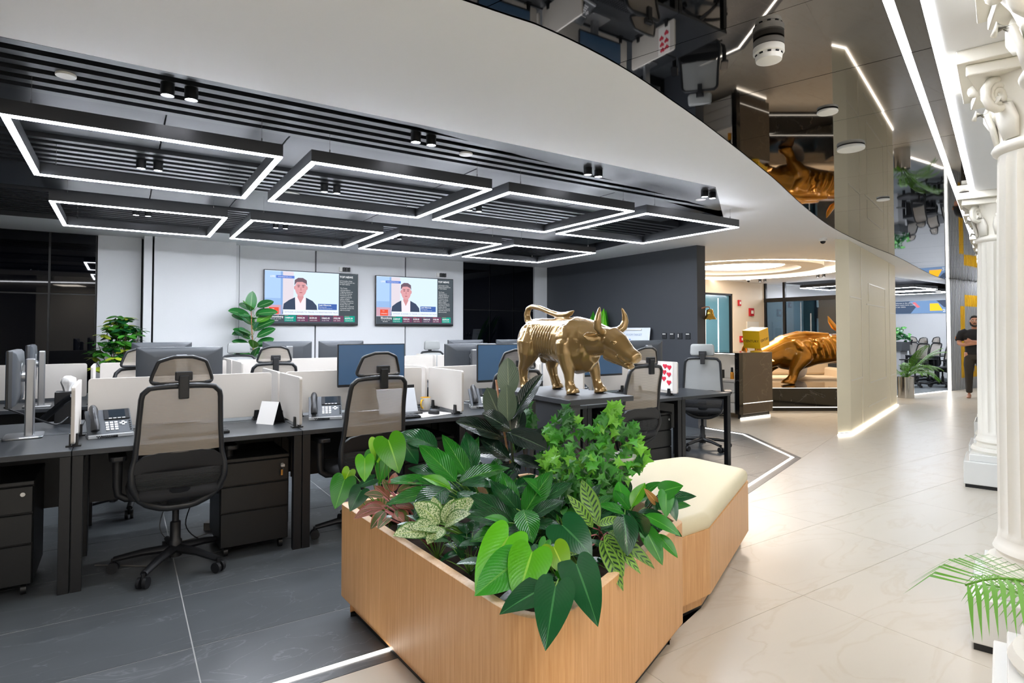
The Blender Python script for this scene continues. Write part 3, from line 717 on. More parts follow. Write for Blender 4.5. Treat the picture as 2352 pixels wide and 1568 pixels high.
put(pho, (-.06, 4.36, ZD), R(8), 'grey desk telephone left of the nearest chair'); put(pho, (1.24, 4.38, ZD), R(-14), 'grey desk telephone left of the second chair'); put(pho, (2.53, 4.30, ZD), R(-20), 'grey desk telephone half hidden by the rubber plant'); put(pho, (-1.0, 5.0, ZD), R(60), 'dark desk telephone at the far left desk'); put(pho, (3.62, 4.3, ZD), R(12), 'grey desk telephone under the bull belly')
# small things on the desks
paper = M('white_paper', 'eceae6', .7); plas_b = M('black_plastic', '141517', .4)
def cal(loc, rz):
    t = empty('desk_calendar', loc, rz); tag(t, 'standing desk calendar with black back beside the first side divider', 'calendar')
    for s, m, nme in ((-1, paper, 'page'), (1, plas_b, 'back_board')):
        b = MB(); b.rings([[(x, s * y + o, z) for x, y, z in ((-.075, .055, 0), (.075, .055, 0), (.075, .004, .15), (-.075, .004, .15))] for o in (0, .003)]); b.build(nme, m, t)
    MB().box((0, 0, .002), (.15, .10, .004)).build('base', plas_b, t)
cal((.86, 4.36, ZD), R(-55))
mg = empty('mug', (2.055, 4.42, ZD), R(35)); tag(mg, 'white mug with yellow handle and yellow inside', 'mug')
MB().lathe([(0, 0), (.038, 0), (.041, .004), (.041, .10), (.0385, .10)], n=28, cap=False).build('cup', M('white_ceramic', 'e8e6e0', .15), mg, 50)
MB().lathe([(.0385, .1), (.038, .05), (.036, .008), (0, .006)], n=28, cap=False).lathe([(.0385, .0995), (.0412, .0995), (.0405, .1025), (.039, .1025)], n=28, cap=False).build('lining', M('yellow_glaze', 'f0bb3a', .2), mg, 50)
MB().tube([(-.039, 0, .085), (-.062, 0, .083), (-.072, 0, .06), (-.068, 0, .035), (-.055, 0, .02), (-.039, 0, .02)], .0065, 8).build('handle', M('yellow_glaze'), mg, 180)
t = empty('computer_mouse', (2.0, 4.15, ZD + .002), R(25)); tag(t, 'black computer mouse on a white sheet', 'mouse')
b = MB(); b.rings([[(.031 * k * math.cos(a), .052 * k * math.sin(a), z) for a in [2 * PI * j / 18 for j in range(18)]] for k, z in ((.95, 0), (1, .01), (.92, .024), (.7, .034), (.35, .038))]); b.build('shell', plas_b, t, 60); MB().box((0, .028, .0335), (.008, .02, .010)).build('wheel', scr_off, t)
tag(MB().box((1.97, 4.16, ZD + .001), (.30, .20, .002), R(15)).build('paper_sheet', paper), 'white sheet lying under the computer mouse', 'paper')
def keyboard(x, y, rz, label):
    t = empty('keyboard', (x, y, ZD), rz); tag(t, label, 'keyboard'); MB().box((0, 0, .009), (.43, .13, .018)).build('tray', plas_b, t, bev=.004)
    kk = MB()
    for r_ in range(5):
        for c in range(14): kk.box((-.195 + .03 * c, -.048 + .024 * r_, .020), (.024, .018, .006))
    k2 = kk.build('keys', M('key_black', '222428', .5), t); k2['kind'] = 'stuff'
keyboard(1.62, 4.08, R(2), 'black keyboard behind the second chair'); keyboard(.35, 4.14, 0, 'black keyboard behind the nearest chair'); keyboard(3.9, 4.12, 0, 'black keyboard behind the bull')
lp = empty('laptop', (1.77, 4.31, ZD), R(3)); tag(lp, 'open silver laptop below the large blue monitor', 'laptop')
tl = Matrix.Rotation(R(68), 3, 'X')
MB().box((0, .0, .09), (.32, .008, .215), mat=Matrix.Rotation(R(-20), 3, 'X')).build('silver_lid', M('laptop_silver', 'ccd0d6', .35, .3), lp, bev=.003); MB().box((0, -.055, .008), (.32, .11, .014)).build('keyboard_base', plas_b, lp, bev=.003); MB().box((.0, .045, .2), (.32, .012, .03)).build('docking_bar', plas_b, lp)
# tissue box left
tb = empty('tissue_box', (-.32, 5.15, ZD)); tag(tb, 'dark tissue box with a white tissue sticking up behind the left divider', 'tissue box')
MB().box((0, 0, .11), (.13, .13, .22)).build('box', plas_b, tb, bev=.004)
b = MB(); b.rings([[(.045 * k * (1 + .35 * math.sin(3 * a + ph)) * math.cos(a), .045 * k * (1 + .35 * math.cos(2 * a + ph)) * math.sin(a), z) for a in [2 * PI * j / 14 for j in range(14)]] for k, z, ph in ((.4, .215, 0), (.6, .25, .5), (.9, .28, 1), (.8, .31, 1.6), (.35, .325, 2))]); b.build('tissue', paper, tb, 70)
# cables under and on the left desk
def cable(name, pts, r, label, mat=plas_b): 
    P = [Vector(p) for p in pts]; Q = []
    for i in range(len(P) - 1):
        p0, p1, p2, p3 = P[max(0, i - 1)], P[i], P[i + 1], P[min(len(P) - 1, i + 2)]
        for k in range(6):
            t = k / 6; Q.append(.5 * (2 * p1 + (p2 - p0) * t + (2 * p0 - 5 * p1 + 4 * p2 - p3) * t * t + (3 * p1 - p0 - 3 * p2 + p3) * t ** 3))
    Q.append(P[-1]); return tag(MB().tube(Q, r, 6).build(name, mat, None, 60), label, 'cable')
cable('cable_bundle', [(-.60, 4.72, .92), (-.45, 4.80, .83), (-.36, 4.95, .77), (-.30, 5.05, .80), (-.28, 4.9, .77)], .006, 'black cable hanging from the edge-on monitor')
cable('handset_receiver', [(-.44, 5.0, .80), (-.37, 4.95, .87), (-.31, 4.88, .93), (-.27, 4.84, .96)], .02, 'dark telephone receiver leaning behind the left side divider')
cable('floor_cable', [(.42, 4.5, .30), (.36, 4.46, .12), (.45, 4.4, .02), (.6, 4.45, .008), (.66, 4.6, .02)], .004, 'black cable loop hanging behind the nearest chair')
cable('grey_cable', [(.30, 4.7, .30), (.22, 4.6, .1), (.30, 4.5, .008), (.5, 4.55, .008)], .003, 'thin grey cable loop on the floor behind the nearest chair', M('grey_plastic'))
cable('wall_cable', [(-.12, 4.3, .008), (0, 4.22, .008), (.10, 4.15, .006), (.14, 4.12, .006)], .004, 'pale cable lying on the slate floor by the desk leg', M('grey_plastic'))
t = MB().box((.62, 4.62, .03), (.26, .09, .05), R(-30)).build('power_strip', M('grey_plastic')); tag(t, 'grey power strip on the floor behind the nearest chair', 'power strip')
# paper with hearts on the right side divider
hs = empty('heart_sheet', (4.53 - .009, 4.22, ZD)); tag(hs, 'white sheet with red paper hearts on the right side divider', 'poster')
hs.location = (4.5285, 4.11, ZD)
MB().b2(-.001, .0, -.075, .075, .05, .33).build('sheet', paper, hs)
red = M('red_paper', 'c8203a', .6)
def heart(s): return [(s * .5 * 16 * math.sin(a) ** 3 / 16, s * .5 * (13 * math.cos(a) - 5 * math.cos(2 * a) - 2 * math.cos(3 * a) - math.cos(4 * a)) / 16) for a in [2 * PI * k / 24 for k in range(24)]]
for (y, z) in ((.02, .29), (-.035, .28), (.03, .23), (-.03, .21), (.035, .165), (-.03, .13)):
    b = MB(); b.rings([[(x, y + a, z + c) for a, c in heart(.055)] for x in (-.006, -.001)]); b.build('paper_heart', red, hs)
# televisions -------------------------------------------------------------
tv_b = M('tv_black', '0c0d0f', .3)
def E_(n, c, s=.46): return EM('tv_' + n, c, s)
def tv(x0, label):
    t = empty('television', (x0, 9.29, 1.48)); tag(t, label, 'television')
    W, H = 1.41, .82
    MB().b2(0, W, -.05, -.005, 0, H).build('housing', tv_b, t, bev=.005)
    MB().b2(.25, W - .25, -.005, .005, .2, H - .2).build('wall_mount', tv_b, t)
    s = MB().b2(.012, W - .012, -.0525, -.05, .03, H - .012).build('screen', E_('bg', 'd0e2f4'), t)
    def R_(x0, x1, z0, z1, c, k, nm_): return MB().b2(x0, x1, -.0528 - k * .0004, -.052, z0, z1).build(nm_, E_(c, c), s)
    R_(.012, .24, .40, .80, 'a8c6ee', 1, 'window_image'); R_(.235, .265, .16, .80, '86a9d8', 2, 'curtain_image'); R_(.265, .42, .16, .80, 'd8cfd8', 1, 'wall_image'); R_(.012, .25, .16, .40, '94b4de', 1, 'window_image')
    R_(.012, .26, .16, .30, 'c79fae', 2, 'sofa_image')
    def shape(pts, c, k, nm_): b = MB(); b.rings([[(x, y, z) for x, z in pts] for y in (-.0528 - k * .0004, -.052)]); return b.build(nm_, E_(c, c), s)
    shape([(.26, .17), (.28, .32), (.36, .38), (.44, .42), (.60, .42), (.70, .37), (.76, .30), (.78, .17)], '3f4a60', 3, 'suit_image')
    shape([(.45, .17), (.44, .42), (.52, .44), (.60, .42), (.60, .17)], 'e9dfe6', 4, 'shirt_image')
    shape([(.475, .42), (.52, .33), (.565, .42), (.56, .50), (.48, .50)], 'c98f93', 5, 'neck_image')
    cx, cz = .525, .56
    shape([(cx + .085 * math.cos(a), cz + .125 * math.sin(a)) for a in [2 * PI * k / 26 for k in range(26)]], 'd49ca0', 6, 'face_image')
    shape([(cx - .095, .60), (cx - .09, .68), (cx - .04, .715), (cx + .03, .715), (cx + .085, .68), (cx + .092, .60), (cx + .075, .63), (cx + .02, .655), (cx - .06, .65), (cx - .08, .62)], '6d5b66', 7, 'hair_image')
    for sx in (-1, 1):
        shape([(cx + sx * .034 + .018 * math.cos(a), .580 + .008 * math.sin(a)) for a in [2 * PI * k / 10 for k in range(10)]], '8a5f66', 8, 'eye_image'); shape([(cx + sx * .034 + .024 * math.cos(a), .603 + .006 * math.sin(a)) for a in [2 * PI * k / 10 for k in range(10)]], '6d5b66', 8, 'brow_image'); shape([(cx + sx * .088 + .012 * math.cos(a), .565 + .03 * math.sin(a)) for a in [2 * PI * k / 10 for k in range(10)]], 'c98f93', 5, 'ear_image')
    shape([(cx + .024 * math.cos(a), .493 + .007 * math.sin(a)) for a in [2 * PI * k / 10 for k in range(10)]], 'a8656c', 8, 'mouth_image'); shape([(cx - .012, .525), (cx + .012, .525), (cx + .004, .575), (cx - .004, .575)], 'c0868b', 8, 'nose_image')
    R_(.075, .21, .165, .265, 'e0563f', 5, 'programme_badge'); R_(.27, 1.09, .165, .235, 'dfe6f2', 7, 'headline_bar'); R_(.785, 1.07, .24, .33, '4766a8', 7, 'name_bar'); R_(.17, .43, .70, .74, '5d7cc9', 8, 'live_bar')
    R_(1.10, W - .012, .03, H - .012, '4a5258', 5, 'news_column'); R_(.012, W - .012, .03, .155, '4c545c', 8, 'ticker_bar')
    for i, c in enumerate(('1f8f80', '6f4560', '6a4258', '5a4860', '6f4560', '1f9a86')): R_(.29 + .18 * i, .455 + .18 * i, .055, .15, c, 9, 'quote_box')
    F = face((0, -1, 0)); wt = E_('txt', 'f2f4f8', .4); dk = E_('dk', '7f8aa0'); og = E_('og', 'd06a50')
    def T(s_, size, x, z, m=wt, b=0): text(s_, size, (x, -.0575, z), F, m, s, 'screen_text', bold=b, ext=0)
    T('TOP NEWS', .042, 1.112, .745, b=.001)
    for i, l in enumerate(('US Considers Using', 'Defense Production Act', 'for Spirit Bailout')): T(l, .024, 1.115, .69 - .027 * i)
    for i, l in enumerate(('The Trump', 'administration is', 'weighing whether to', 'invoke the Defense', 'Production Act to', 'support a potential', 'bailout of Spirit', 'Aviation Holdings Inc.,', 'according to a person', 'familiar with the', 'matter who requested', 'anonymity because the', 'talks are private.')): T(l, .024, 1.12, .575 - .0285 * i)
    T('LIVE', .036, .085, .71, b=.001); T('WASHINGTON, D.C.', .022, .19, .712); T('Josh Wingrove', .030, .80, .30, b=.001); T('Bloomberg News', .016, .80, .275); T('Senior White House Reporter', .016, .80, .255)
    T('WITKOFF, KUSHNER TO TRAVEL TO PAKISTAN FOR TALKS', .030, .29, .187, dk); T('THE', .02, .11, .235); T('OPENING', .026, .085, .19)
    T('Bloomberg', .042, .085, .115, b=.001); T('10:11 ET  ET 4 PM', .020, .09, .088); T('BRUSSELS', .020, .12, .062)
    for i, (a, b_, c) in enumerate((('EU500', '14409.07', '+73.55 0.51%'), ('NASDAQ', '9444.34', '-7.09  0.07%'), ('NIKKEI', '8159.33', '-33.01 0.41%'), ('DAX', '10662.42', '-15.22 0.14%'), ('SENSEX', '1932.98', '-3.85  0.09%'), ('BITCOIN', '62375.30', '+165.00 0.27%'))):
        T(a, .018, .295 + .18 * i, .138, og); T(b_, .034, .295 + .18 * i, .100, b=.001); T(c, .022, .295 + .18 * i, .068)
    return t
tv(1.71, 'television with a news broadcast, left of the two on the back wall'); tv(3.41, 'television with a news broadcast, right of the two on the back wall')
for x, lab in ((2.93, 'socket with dark plugs above the left television'), (4.62, 'socket with dark plugs above the right television')):
    t = empty('wall_socket', (x, 9.30, 2.36)); tag(t, lab, 'socket')
    MB().b2(-.10, .07, -.03, -.001, -.03, .04).build('plate', fit, t, bev=.004)
    for k in range(3): MB().b2(-.055 + .04 * k, -.022 + .04 * k, -.075, -.03, -.03, .035).build('plug', plas_b, t, bev=.005)
# whiteboard leaning at the charcoal wall, on a low cabinet
wc = empty('low_cabinet', (6.66, 6.75, 0)); tag(wc, 'dark low cabinet against the charcoal wall holding the whiteboard', 'cabinet')
MB().b2(-.22, .22, -.5, .5, .03, .74).build('body', ped_m, wc, bev=.004); 
for s in (-1, 1): MB().b2(-.235, -.22, -.48 + (.49 if s > 0 else 0), -.01 + (.49 if s > 0 else 0), .05, .72).build('door', ped_m, wc, bev=.003)
wbo = empty('whiteboard', (6.76, 6.88, .742)); tag(wbo, 'small white board with blue 25 leaning on the charcoal wall', 'whiteboard')
lean = Matrix.Rotation(R(8), 3, 'Y')
def WB(x, y, z): return lean @ Vector((x, y, z))
def wbox(x0, x1, y0, y1, z0, z1, nm_, mat, bev=0): b = MB(); b.rings([[WB(x, y, z) for x, y in ((x0, y0), (x1, y0), (x1, y1), (x0, y1))] for z in (z0, z1)]); return b.build(nm_, mat, wbo, bev=bev, seg=1)
wbox(-.015, 0, -.34, .34, 0, .71, 'board', M('board_white', 'dfe6ee', .12), .008); wbox(-.035, -.015, -.17, .22, .665, .69, 'clip_bar', fit, .004)
F = lean @ face((-1, 0, 0)); bl = M('blue_ink', '2f7bd0', .5)
text('25', .11, WB(-.0165, .16, .45), F, bl, wbo, 'handwriting', bold=.002); text('ROOM TARGET', .05, WB(-.0165, .17, .58), F, M('grey_ink', '8fa3bd', .5), wbo, 'handwriting')
# light switches on the charcoal wall
sw = M('switch_black', '202225', .3)
for i, y in enumerate((6.30, 6.15, 6.00, 5.85)):
    t = empty('light_switch', (6.90, y, 1.32)); tag(t, f'black wall switch with white marks, number {["one","two","three","four"][i]} from the left on the charcoal wall', 'switch', 'wall switches')
    MB().b2(-.012, -.001, -.043, .043, -.045, .045).build('plate', sw, t, bev=.003); 
    if i == 2: MB().b2(-.014, -.012, .018, .030, -.02, .03).build('white_mark', fit, t)
    else: MB().b2(-.014, -.012, -.03, .03, .022, .034).build('white_mark', fit, t)
# ================================================================ PLANTER AND BENCH
oak = wood('oak_veneer', 'deae7a', 'c48e56'); oak_in = wood('oak_rim', 'e2bf98', 'd0a676')
PL = rpoly([(.905, 2.93), (.985, 1.35), (2.09, 1.81), (2.28, 2.40), (2.07, 2.55), (2.04, 2.93)], [.035, .17, .03, .02, .02, .02], 8)
pln = empty('planter', (0, 0, 0)); tag(pln, 'oak veneer planter with rounded corners full of leafy plants', 'planter')
wl = MB(); inn = inset(PL, .035)
wl.rings([[(x, y, .10) for x, y in PL], [(x, y, .537) for x, y in PL]], cap=False)
wl.build('outer_wall', oak, pln, 40)
wl = MB(); wl.rings([[(x, y, z) for x, y in q] for q, z in ((PL, .537), (inset(PL, .003), .540), (inset(PL, .034), .540), (inn, .537), (inn, .30))], cap=False); wl.build('rim', oak_in, pln, 50)
MB().prism(PL, .098, .102).build('bottom_board', oak, pln)
MB().prism(inset(PL, .055), .02, .10).build('plinth', oak, pln); MB().prism(inset(PL, .06), 0, .02).build('base_strip', plas_b, pln)
so = MB(); 
soil = M('brown_soil', '3a2a1e', .95, noise=.5, nscale=40, bump=.8, bscale=60)
bm_ = bmesh.new(); vs_ = [bm_.verts.new((x, y, .455)) for x, y in inset(PL, .034)]; f_ = bm_.faces.new(vs_); bmesh.ops.triangulate(bm_, faces=[f_]); 
for _ in range(3): bmesh.ops.subdivide_edges(bm_, edges=[e for e in bm_.edges if e.calc_length() > .08], cuts=1, use_grid_fill=False); bmesh.ops.triangulate(bm_, faces=bm_.faces)
for v_ in bm_.verts: v_.co.z += random.uniform(-.012, .014) if not v_.is_boundary else 0
me_ = bpy.data.meshes.new('soil'); bm_.to_mesh(me_); bm_.free(); me_.materials.append(soil); so = ob('soil', me_); tag(so, 'dark brown soil and bark in the oak planter', 'soil', kind='stuff')
# bench
BE = rpoly([(2.145, 1.925), (2.45, 1.95), (3.46, 2.44), (3.46, 2.96), (2.34, 3.04), (2.32, 2.46)], [.01, .05, .06, .10, .03, .01], 6)
bn = empty('bench', (0, 0, 0)); tag(bn, 'oak bench joined to the planter with a cream seat cushion', 'bench')
BEi = inset(BE, .045)
MB().prism(BE, .085, .405).build('oak_body', oak, bn); MB().prism(BEi, .018, .085).build('plinth', oak, bn); MB().prism(inset(BE, .05), 0, .018).build('base_strip', plas_b, bn)
cu = MB(); cs = rpoly([(2.15, 1.93), (2.45, 1.955), (3.455, 2.445), (3.455, 2.955), (2.35, 3.035), (2.33, 2.46)], [.02, .06, .08, .13, .04, .02], 7)
cu.rings([[(x, y, z) for x, y in inset(cs, d)] for d, z in ((.004, .402), (-.004, .42), (-.006, .445), (.002, .466), (.018, .478), (.04, .482))]); cu.build('seat_cushion', M('cream_leather', 'd9cdab', .45, noise=.02, nscale=6, bump=.05), bn, 60)
# console table for the bull
pd = empty('console_table', (2.34, 2.98, 0), R(-2)); tag(pd, 'slim charcoal console table carrying the bronze bull behind the planter', 'table')
cons = M('charcoal_laminate', '3b3d42', .45)
MB().b2(-.25, .225, -.40, .40, .97, 1.0).build('table_top', cons, pd, bev=.002, seg=1); MB().b2(-.225, -.185, -.375, -.02, 0, .97).build('panel_leg', cons, pd); MB().b2(-.19, -.16, .1, .36, 0, .97).build('panel_leg', cons, pd); MB().b2(.17, .21, .1, .36, 0, .97).build('panel_leg', cons, pd)
MB().b2(-.19, .2, .2, .23, .80, .97).build('stretcher', cons, pd)
tr = empty('white_bowl', (2.30, 2.50, .545)); 
# ================================================================ BULLS
def bull_mb(stride, ribs, rib_r, lower=0.0, muscle=0, tail=1.0):
    b = MB(); N = 18
    def loft(sec, n=N):
        rs = []
        P = [Vector(s[:3]) for s in sec]
        for i, s in enumerate(sec):
            t = (P[min(i + 1, len(P) - 1)] - P[max(i - 1, 0)]).normalized(); y = Vector((0, 1, 0)); y = (y - t * y.dot(t)).normalized(); u = t.cross(y)
            rs.append([P[i] + y * s[3] * math.cos(a) + u * s[4] * math.sin(a) for a in [2 * PI * k / n for k in range(n)]])
        b.rings(rs)
    # trunk
    loft([(-.66, 0, .74, .08, .12), (-.62, 0, .735, .18, .20), (-.52, 0, .735, .245, .255), (-.36, 0, .72, .25, .275), (-.16, 0, .70, .262, .29), (.05, 0, .675, .275, .315), (.22, 0, .65, .275, .36), (.38, 0, .605, .255, .375), (.50, 0, .585, .20, .31), (.585, 0, .58, .11, .18)])
    b.ball((.22, 0, .86), (.34, .15, .135), 16, 10); b.ball((-.45, 0, .90), (.22, .13, .085), 16, 10)
    for s in (-1, 1):
        b.ball((.24, s * .19, .66), (.17, .10, .24), 14, 10); b.ball((-.46, s * .165, .66), (.20, .11, .26), 14, 10); b.ball((.44, s * .13, .60), (.12, .09, .18), 12, 8)
        if muscle:
            b.tube([(.36, s * .18, .86), (.30, s * .27, .72), (.22, s * .27, .58), (.2, s * .25, .48)], [.05, .06, .05, .03], 8); b.tube([(.08, s * .24, .90), (.12, s * .29, .74), (.16, s * .27, .6)], [.04, .05, .03], 8)
            b.tube([(-.6, s * .15, .84), (-.35, s * .2, .9), (-.1, s * .17, .93)], [.05, .05, .03], 8); b.tube([(-.36, s * .25, .82), (-.4, s * .28, .66), (-.36, s * .26, .52)], [.05, .06, .04], 8); b.tube([(.46, s * .1, .9), (.2, s * .12, 1.0), (-.1, s * .12, .98)], [.04, .05, .03], 8)
    # neck, head
    dz = -lower
    loft([(.26, 0, .72, .22, .29), (.46, 0, .72 + dz * .3, .205, .25), (.62, 0, .70 + dz * .6, .185, .215), (.76, 0, .685 + dz * .9, .155, .18), (.84, 0, .67 + dz, .13, .15)])
    h = [(.74, 0, .72, .12, .13), (.84, 0, .71, .155, .16), (.93, 0, .65, .145, .145), (1.02, 0, .585, .122, .115), (1.10, 0, .535, .104, .092), (1.165, 0, .50, .102, .086), (1.21, 0, .475, .094, .074), (1.235, 0, .462, .06, .045)]
    loft([(x, y, z + dz, a, c) for x, y, z, a, c in h])
    loft([(x, y, z + dz, a, c) for x, y, z, a, c in [(.80, 0, .55, .115, .12), (.92, 0, .48, .11, .085), (1.03, 0, .425, .088, .054), (1.10, 0, .385, .078, .042), (1.14, 0, .37, .065, .032)]])
    b.ball((.81, 0, .80 + dz), (.08, .12, .06), 12, 8)
    for s in (-1, 1):
        b.ball((.95, s * .115, .685 + dz), (.05, .03, .022), 10, 6)                     # brow
        b.ball((.965, s * .122, .655 + dz), (.026, .018, .020), 10, 6)                  # eye
        b.tube([(1.02, s * .09, .60 + dz), (1.1, s * .085, .545 + dz), (1.16, s * .075, .52 + dz)], [.02, .018, .014], 7)
        b.ball((1.20, s * .052, .495 + dz), (.026, .026, .022), 8, 6)
        b.tube([(1.0, s * .10, .52 + dz), (1.08, s * .09, .455 + dz), (1.16, s * .07, .425 + dz)], [.022, .02, .014], 7)
        b.tube([(.79, s * .10, .80 + dz), (.80, s * .18, .815 + dz), (.82, s * .245, .86 + dz), (.84, s * .262, .94 + dz), (.84, s * .245, 1.02 + dz), (.83, s * .215, 1.09 + dz), (.825, s * .205, 1.115 + dz)], [.062, .058, .054, .046, .034, .018, .008], 12)
        b.tube([(.76, s * .13, .735 + dz), (.72, s * .20, .74 + dz), (.68, s * .27, .745 + dz), (.665, s * .325, .75 + dz)], [(.035, .022), (.07, .024), (.066, .020), (.015, .010)], 10, up=(1, 0, .4))
    # legs: (shoulder .. hoof)
    def leg(pts): b.tube([p[:3] for p in pts], [p[3] * 1.12 for p in pts], 14)
    for s, dx in ((-1, stride[0]), (1, stride[1])):
        y = s * .175
        leg([(.22, y * .55, .80, .05), (.235, y * .75, .72, .115), (.245, y * .95, .62, .135), (.25 + dx * .3, y * 1.1, .50, .115), (.27 + dx * .55, y * 1.1, .385, .088), (.29 + dx * .8, y * 1.1, .27, .064), (.295 + dx * .9, y * 1.1, .17, .052), (.305 + dx, y * 1.1, .10, .060), (.32 + dx, y * 1.1, .072, .066), (.33 + dx, y * 1.1, .064, .060), (.345 + dx, y * 1.1, .05, .074), (.355 + dx, y * 1.1, .004, .082)])
    for s, dx in ((-1, stride[2]), (1, stride[3])):
        y = s * .165
        leg([(-.42, y * .55, .82, .05), (-.435, y * .8, .74, .13), (-.44, y, .64, .16), (-.44 + dx * .35, y * 1.1, .50, .135), (-.48 + dx * .55, y * 1.1, .385, .095), (-.535 + dx * .75, y * 1.1, .29, .068), (-.53 + dx * .9, y * 1.1, .18, .052), (-.515 + dx, y * 1.1, .10, .058), (-.505 + dx, y * 1.1, .074, .064), (-.50 + dx, y * 1.1, .064, .058), (-.485 + dx, y * 1.1, .05, .070), (-.475 + dx, y * 1.1, .004, .078)])
    b.ball((-.33, 0, .43), (.07, .06, .07), 10, 8); b.tube([(-.3, 0, .44), (-.1, 0, .41)], [.04, .03], 8)
    # ribs
    for k in range(ribs):
        x = -.27 + .042 * k if rib_r < .016 else -.30 + .062 * k
        for s in (-1, 1):
            b.tube([(x + .03 * (q - 1), s * (.266 - (.0 if .25 < q < 1.9 else .03) + .004), .84 - .14 * q) for q in (0, .35, .8, 1.3, 1.8, 2.15)], [.006] + [rib_r] * 4 + [.006], 6)
    # tail
    b.tube([(-.60, 0, .90), (-.655, 0, .97), (-.675, 0, 1.05), (-.645, 0, 1.13), (-.57, 0, 1.16), (-.57 + .15 * tail, .01, 1.135), (-.57 + .33 * tail, .01, 1.075), (-.57 + .51 * tail, .01, 1.025 + .05 * (1 - tail)), (-.57 + .63 * tail, .01, 1.025 + .2 * (1 - tail)), (-.57 + .72 * tail, .01, 1.05 + .4 * (1 - tail)), (-.57 + .785 * tail, .01, 1.085 + .6 * (1 - tail))], [.055, .052, .046, .042, .038, .038, .038, .045, .046, .036, .010], 12)
    return b
def flank(o, x0, x1, per, amp):
    "rib waves pressed into the sides of the body"
    sm = lambda a, b, t: max(0, min(1, (t - a) / (b - a)))
    vs_ = o.data.vertices; nn = [v.normal.copy() for v in vs_]
    for v, n_ in zip(vs_, nn):
        x, y, z = v.co
        f = sm(x0 - .03, x0 + .03, x) * (1 - sm(x1 - .03, x1 + .03, x)) * sm(.50, .58, z) * (1 - sm(.84, .90, z)) * sm(.10, .18, abs(y))
        if f > 0: v.co += n_ * (amp * f * math.cos(2 * PI * (x - .22 * (z - .7)) / per))
bronze = M('bronze_lacquer', 'a58654', .20, .55, coat=1.0)
bl_ = empty('bull_statue', (2.36, 3.02, 1.0), math.atan2(-.985, .17)); tag(bl_, 'glossy pale bronze bull statue with raised tail on the console table', 'statue')
bb = fuse(bull_mb((.02, .14, -.02, .22), 0, .0125), 'body', bronze, bl_, .0095, 16); flank(bb, -.32, .06, .050, .007); bb.scale = (.475, .51, .475)
eye_m = M('bronze_dark', '3a2a16', .3, .6)
for s in (-1, 1): MB().ball((.972 * .475, s * .134 * .51, .655 * .475), (.008, .006, .007), 10, 8).build('eye', bronze, bl_, 180); MB().tube([(x * .475, s * y * .51, z * .475) for x, y, z in ((.925, .135, .675), (.96, .142, .692), (1.0, .13, .668))], [.004, .006, .004], 6).build('brow', bronze, bl_, 180)
for s in (-1, 1): MB().ball((1.222 * .475, s * .045 * .475, .497 * .475), (.006, .007, .006), 8, 6).build('nostril', eye_m, bl_, 180)
# ================================================================ PLANTS
def leafmesh(name, wfun, lobe=0, fold=.15, droop=.15, wave=0, nl=10, nw=6, mat=None, twist=0):
    vs_, uv = [], []
    for j in range(nl + 1):
        t = j / nl
        for i in range(nw + 1):
            u = i / nw * 2 - 1; w_ = wfun(t)
            x = u * w_; y = t - lobe * (abs(u) ** 1.3) * (1 - t) ** 3; z = abs(u) * w_ * fold - droop * t * t + wave * math.sin(t * 14) * abs(u) * w_
            vs_.append((x, y, z)); uv.append((i / nw, t))
    fs = [(j * (nw + 1) + i, j * (nw + 1) + i + 1, (j + 1) * (nw + 1) + i + 1, (j + 1) * (nw + 1) + i) for j in range(nl) for i in range(nw)]
    me = bpy.data.meshes.new(name); me.from_pydata(vs_, [], fs); l = me.uv_layers.new(name='UVMap')
    for p in me.polygons:
        for li, vi in zip(p.loop_indices, p.vertices): l.data[li].uv = uv[vi]
    me.shade_smooth()
    if mat: me.materials.append(mat)
    return me
def pw(f, e): return max(f, 0) ** e
W_heart = lambda t: .42 * pw(1 - t ** 1.5, .85) * (.82 + .35 * math.sin(PI * min(1, t + .25)))
W_lance = lambda t: .17 * pw(math.sin(PI * pw(t, .85)), .85) + .004
W_oval = lambda t: .235 * pw(math.sin(PI * pw(t, .95)), .62) + .004
W_broad = lambda t: .27 * pw(math.sin(PI * pw(t, .8)), .75) + .004
def heartmesh(mat, nl=12, nw=3, fold=.10, droop=.16):
    ol = smooth_curve([(0, 0), (.13, -.17), (.29, -.20), (.41, -.06), (.43, .16), (.37, .42), (.24, .70), (.10, .89), (0, 1.0)], 3); N_ = len(ol); vs_, uv = [], []
    for k, (x, y) in enumerate(ol):
        t = k / (N_ - 1); m_ = max(0, (t - .12) / .88) ** 1.25
        for i in range(-nw, nw + 1):
            u = i / nw; a = abs(u); px, py = (x * a, m_ + (y - m_) * a)
            vs_.append((px if u > 0 else -px, py, fold * px - droop * py * abs(py) - .10 * px * px * 2)); uv.append((.5 + .5 * u * min(1, x / .2 + .1), min(1, max(0, py))))
    w_ = 2 * nw + 1; fs = [(j * w_ + i, j * w_ + i + 1, (j + 1) * w_ + i + 1, (j + 1) * w_ + i) for j in range(N_ - 1) for i in range(2 * nw)]
    me = bpy.data.meshes.new('leaf'); me.from_pydata(vs_, [], fs); l = me.uv_layers.new(name='UVMap')
    for p in me.polygons:
        for li, vi in zip(p.loop_indices, p.vertices): l.data[li].uv = uv[vi]
    bm = bmesh.new(); bm.from_mesh(me); bmesh.ops.remove_doubles(bm, verts=bm.verts, dist=1e-4); bm.to_mesh(me); bm.free()
    me.shade_smooth(); me.materials.append(mat); return me
MLEAF = {}
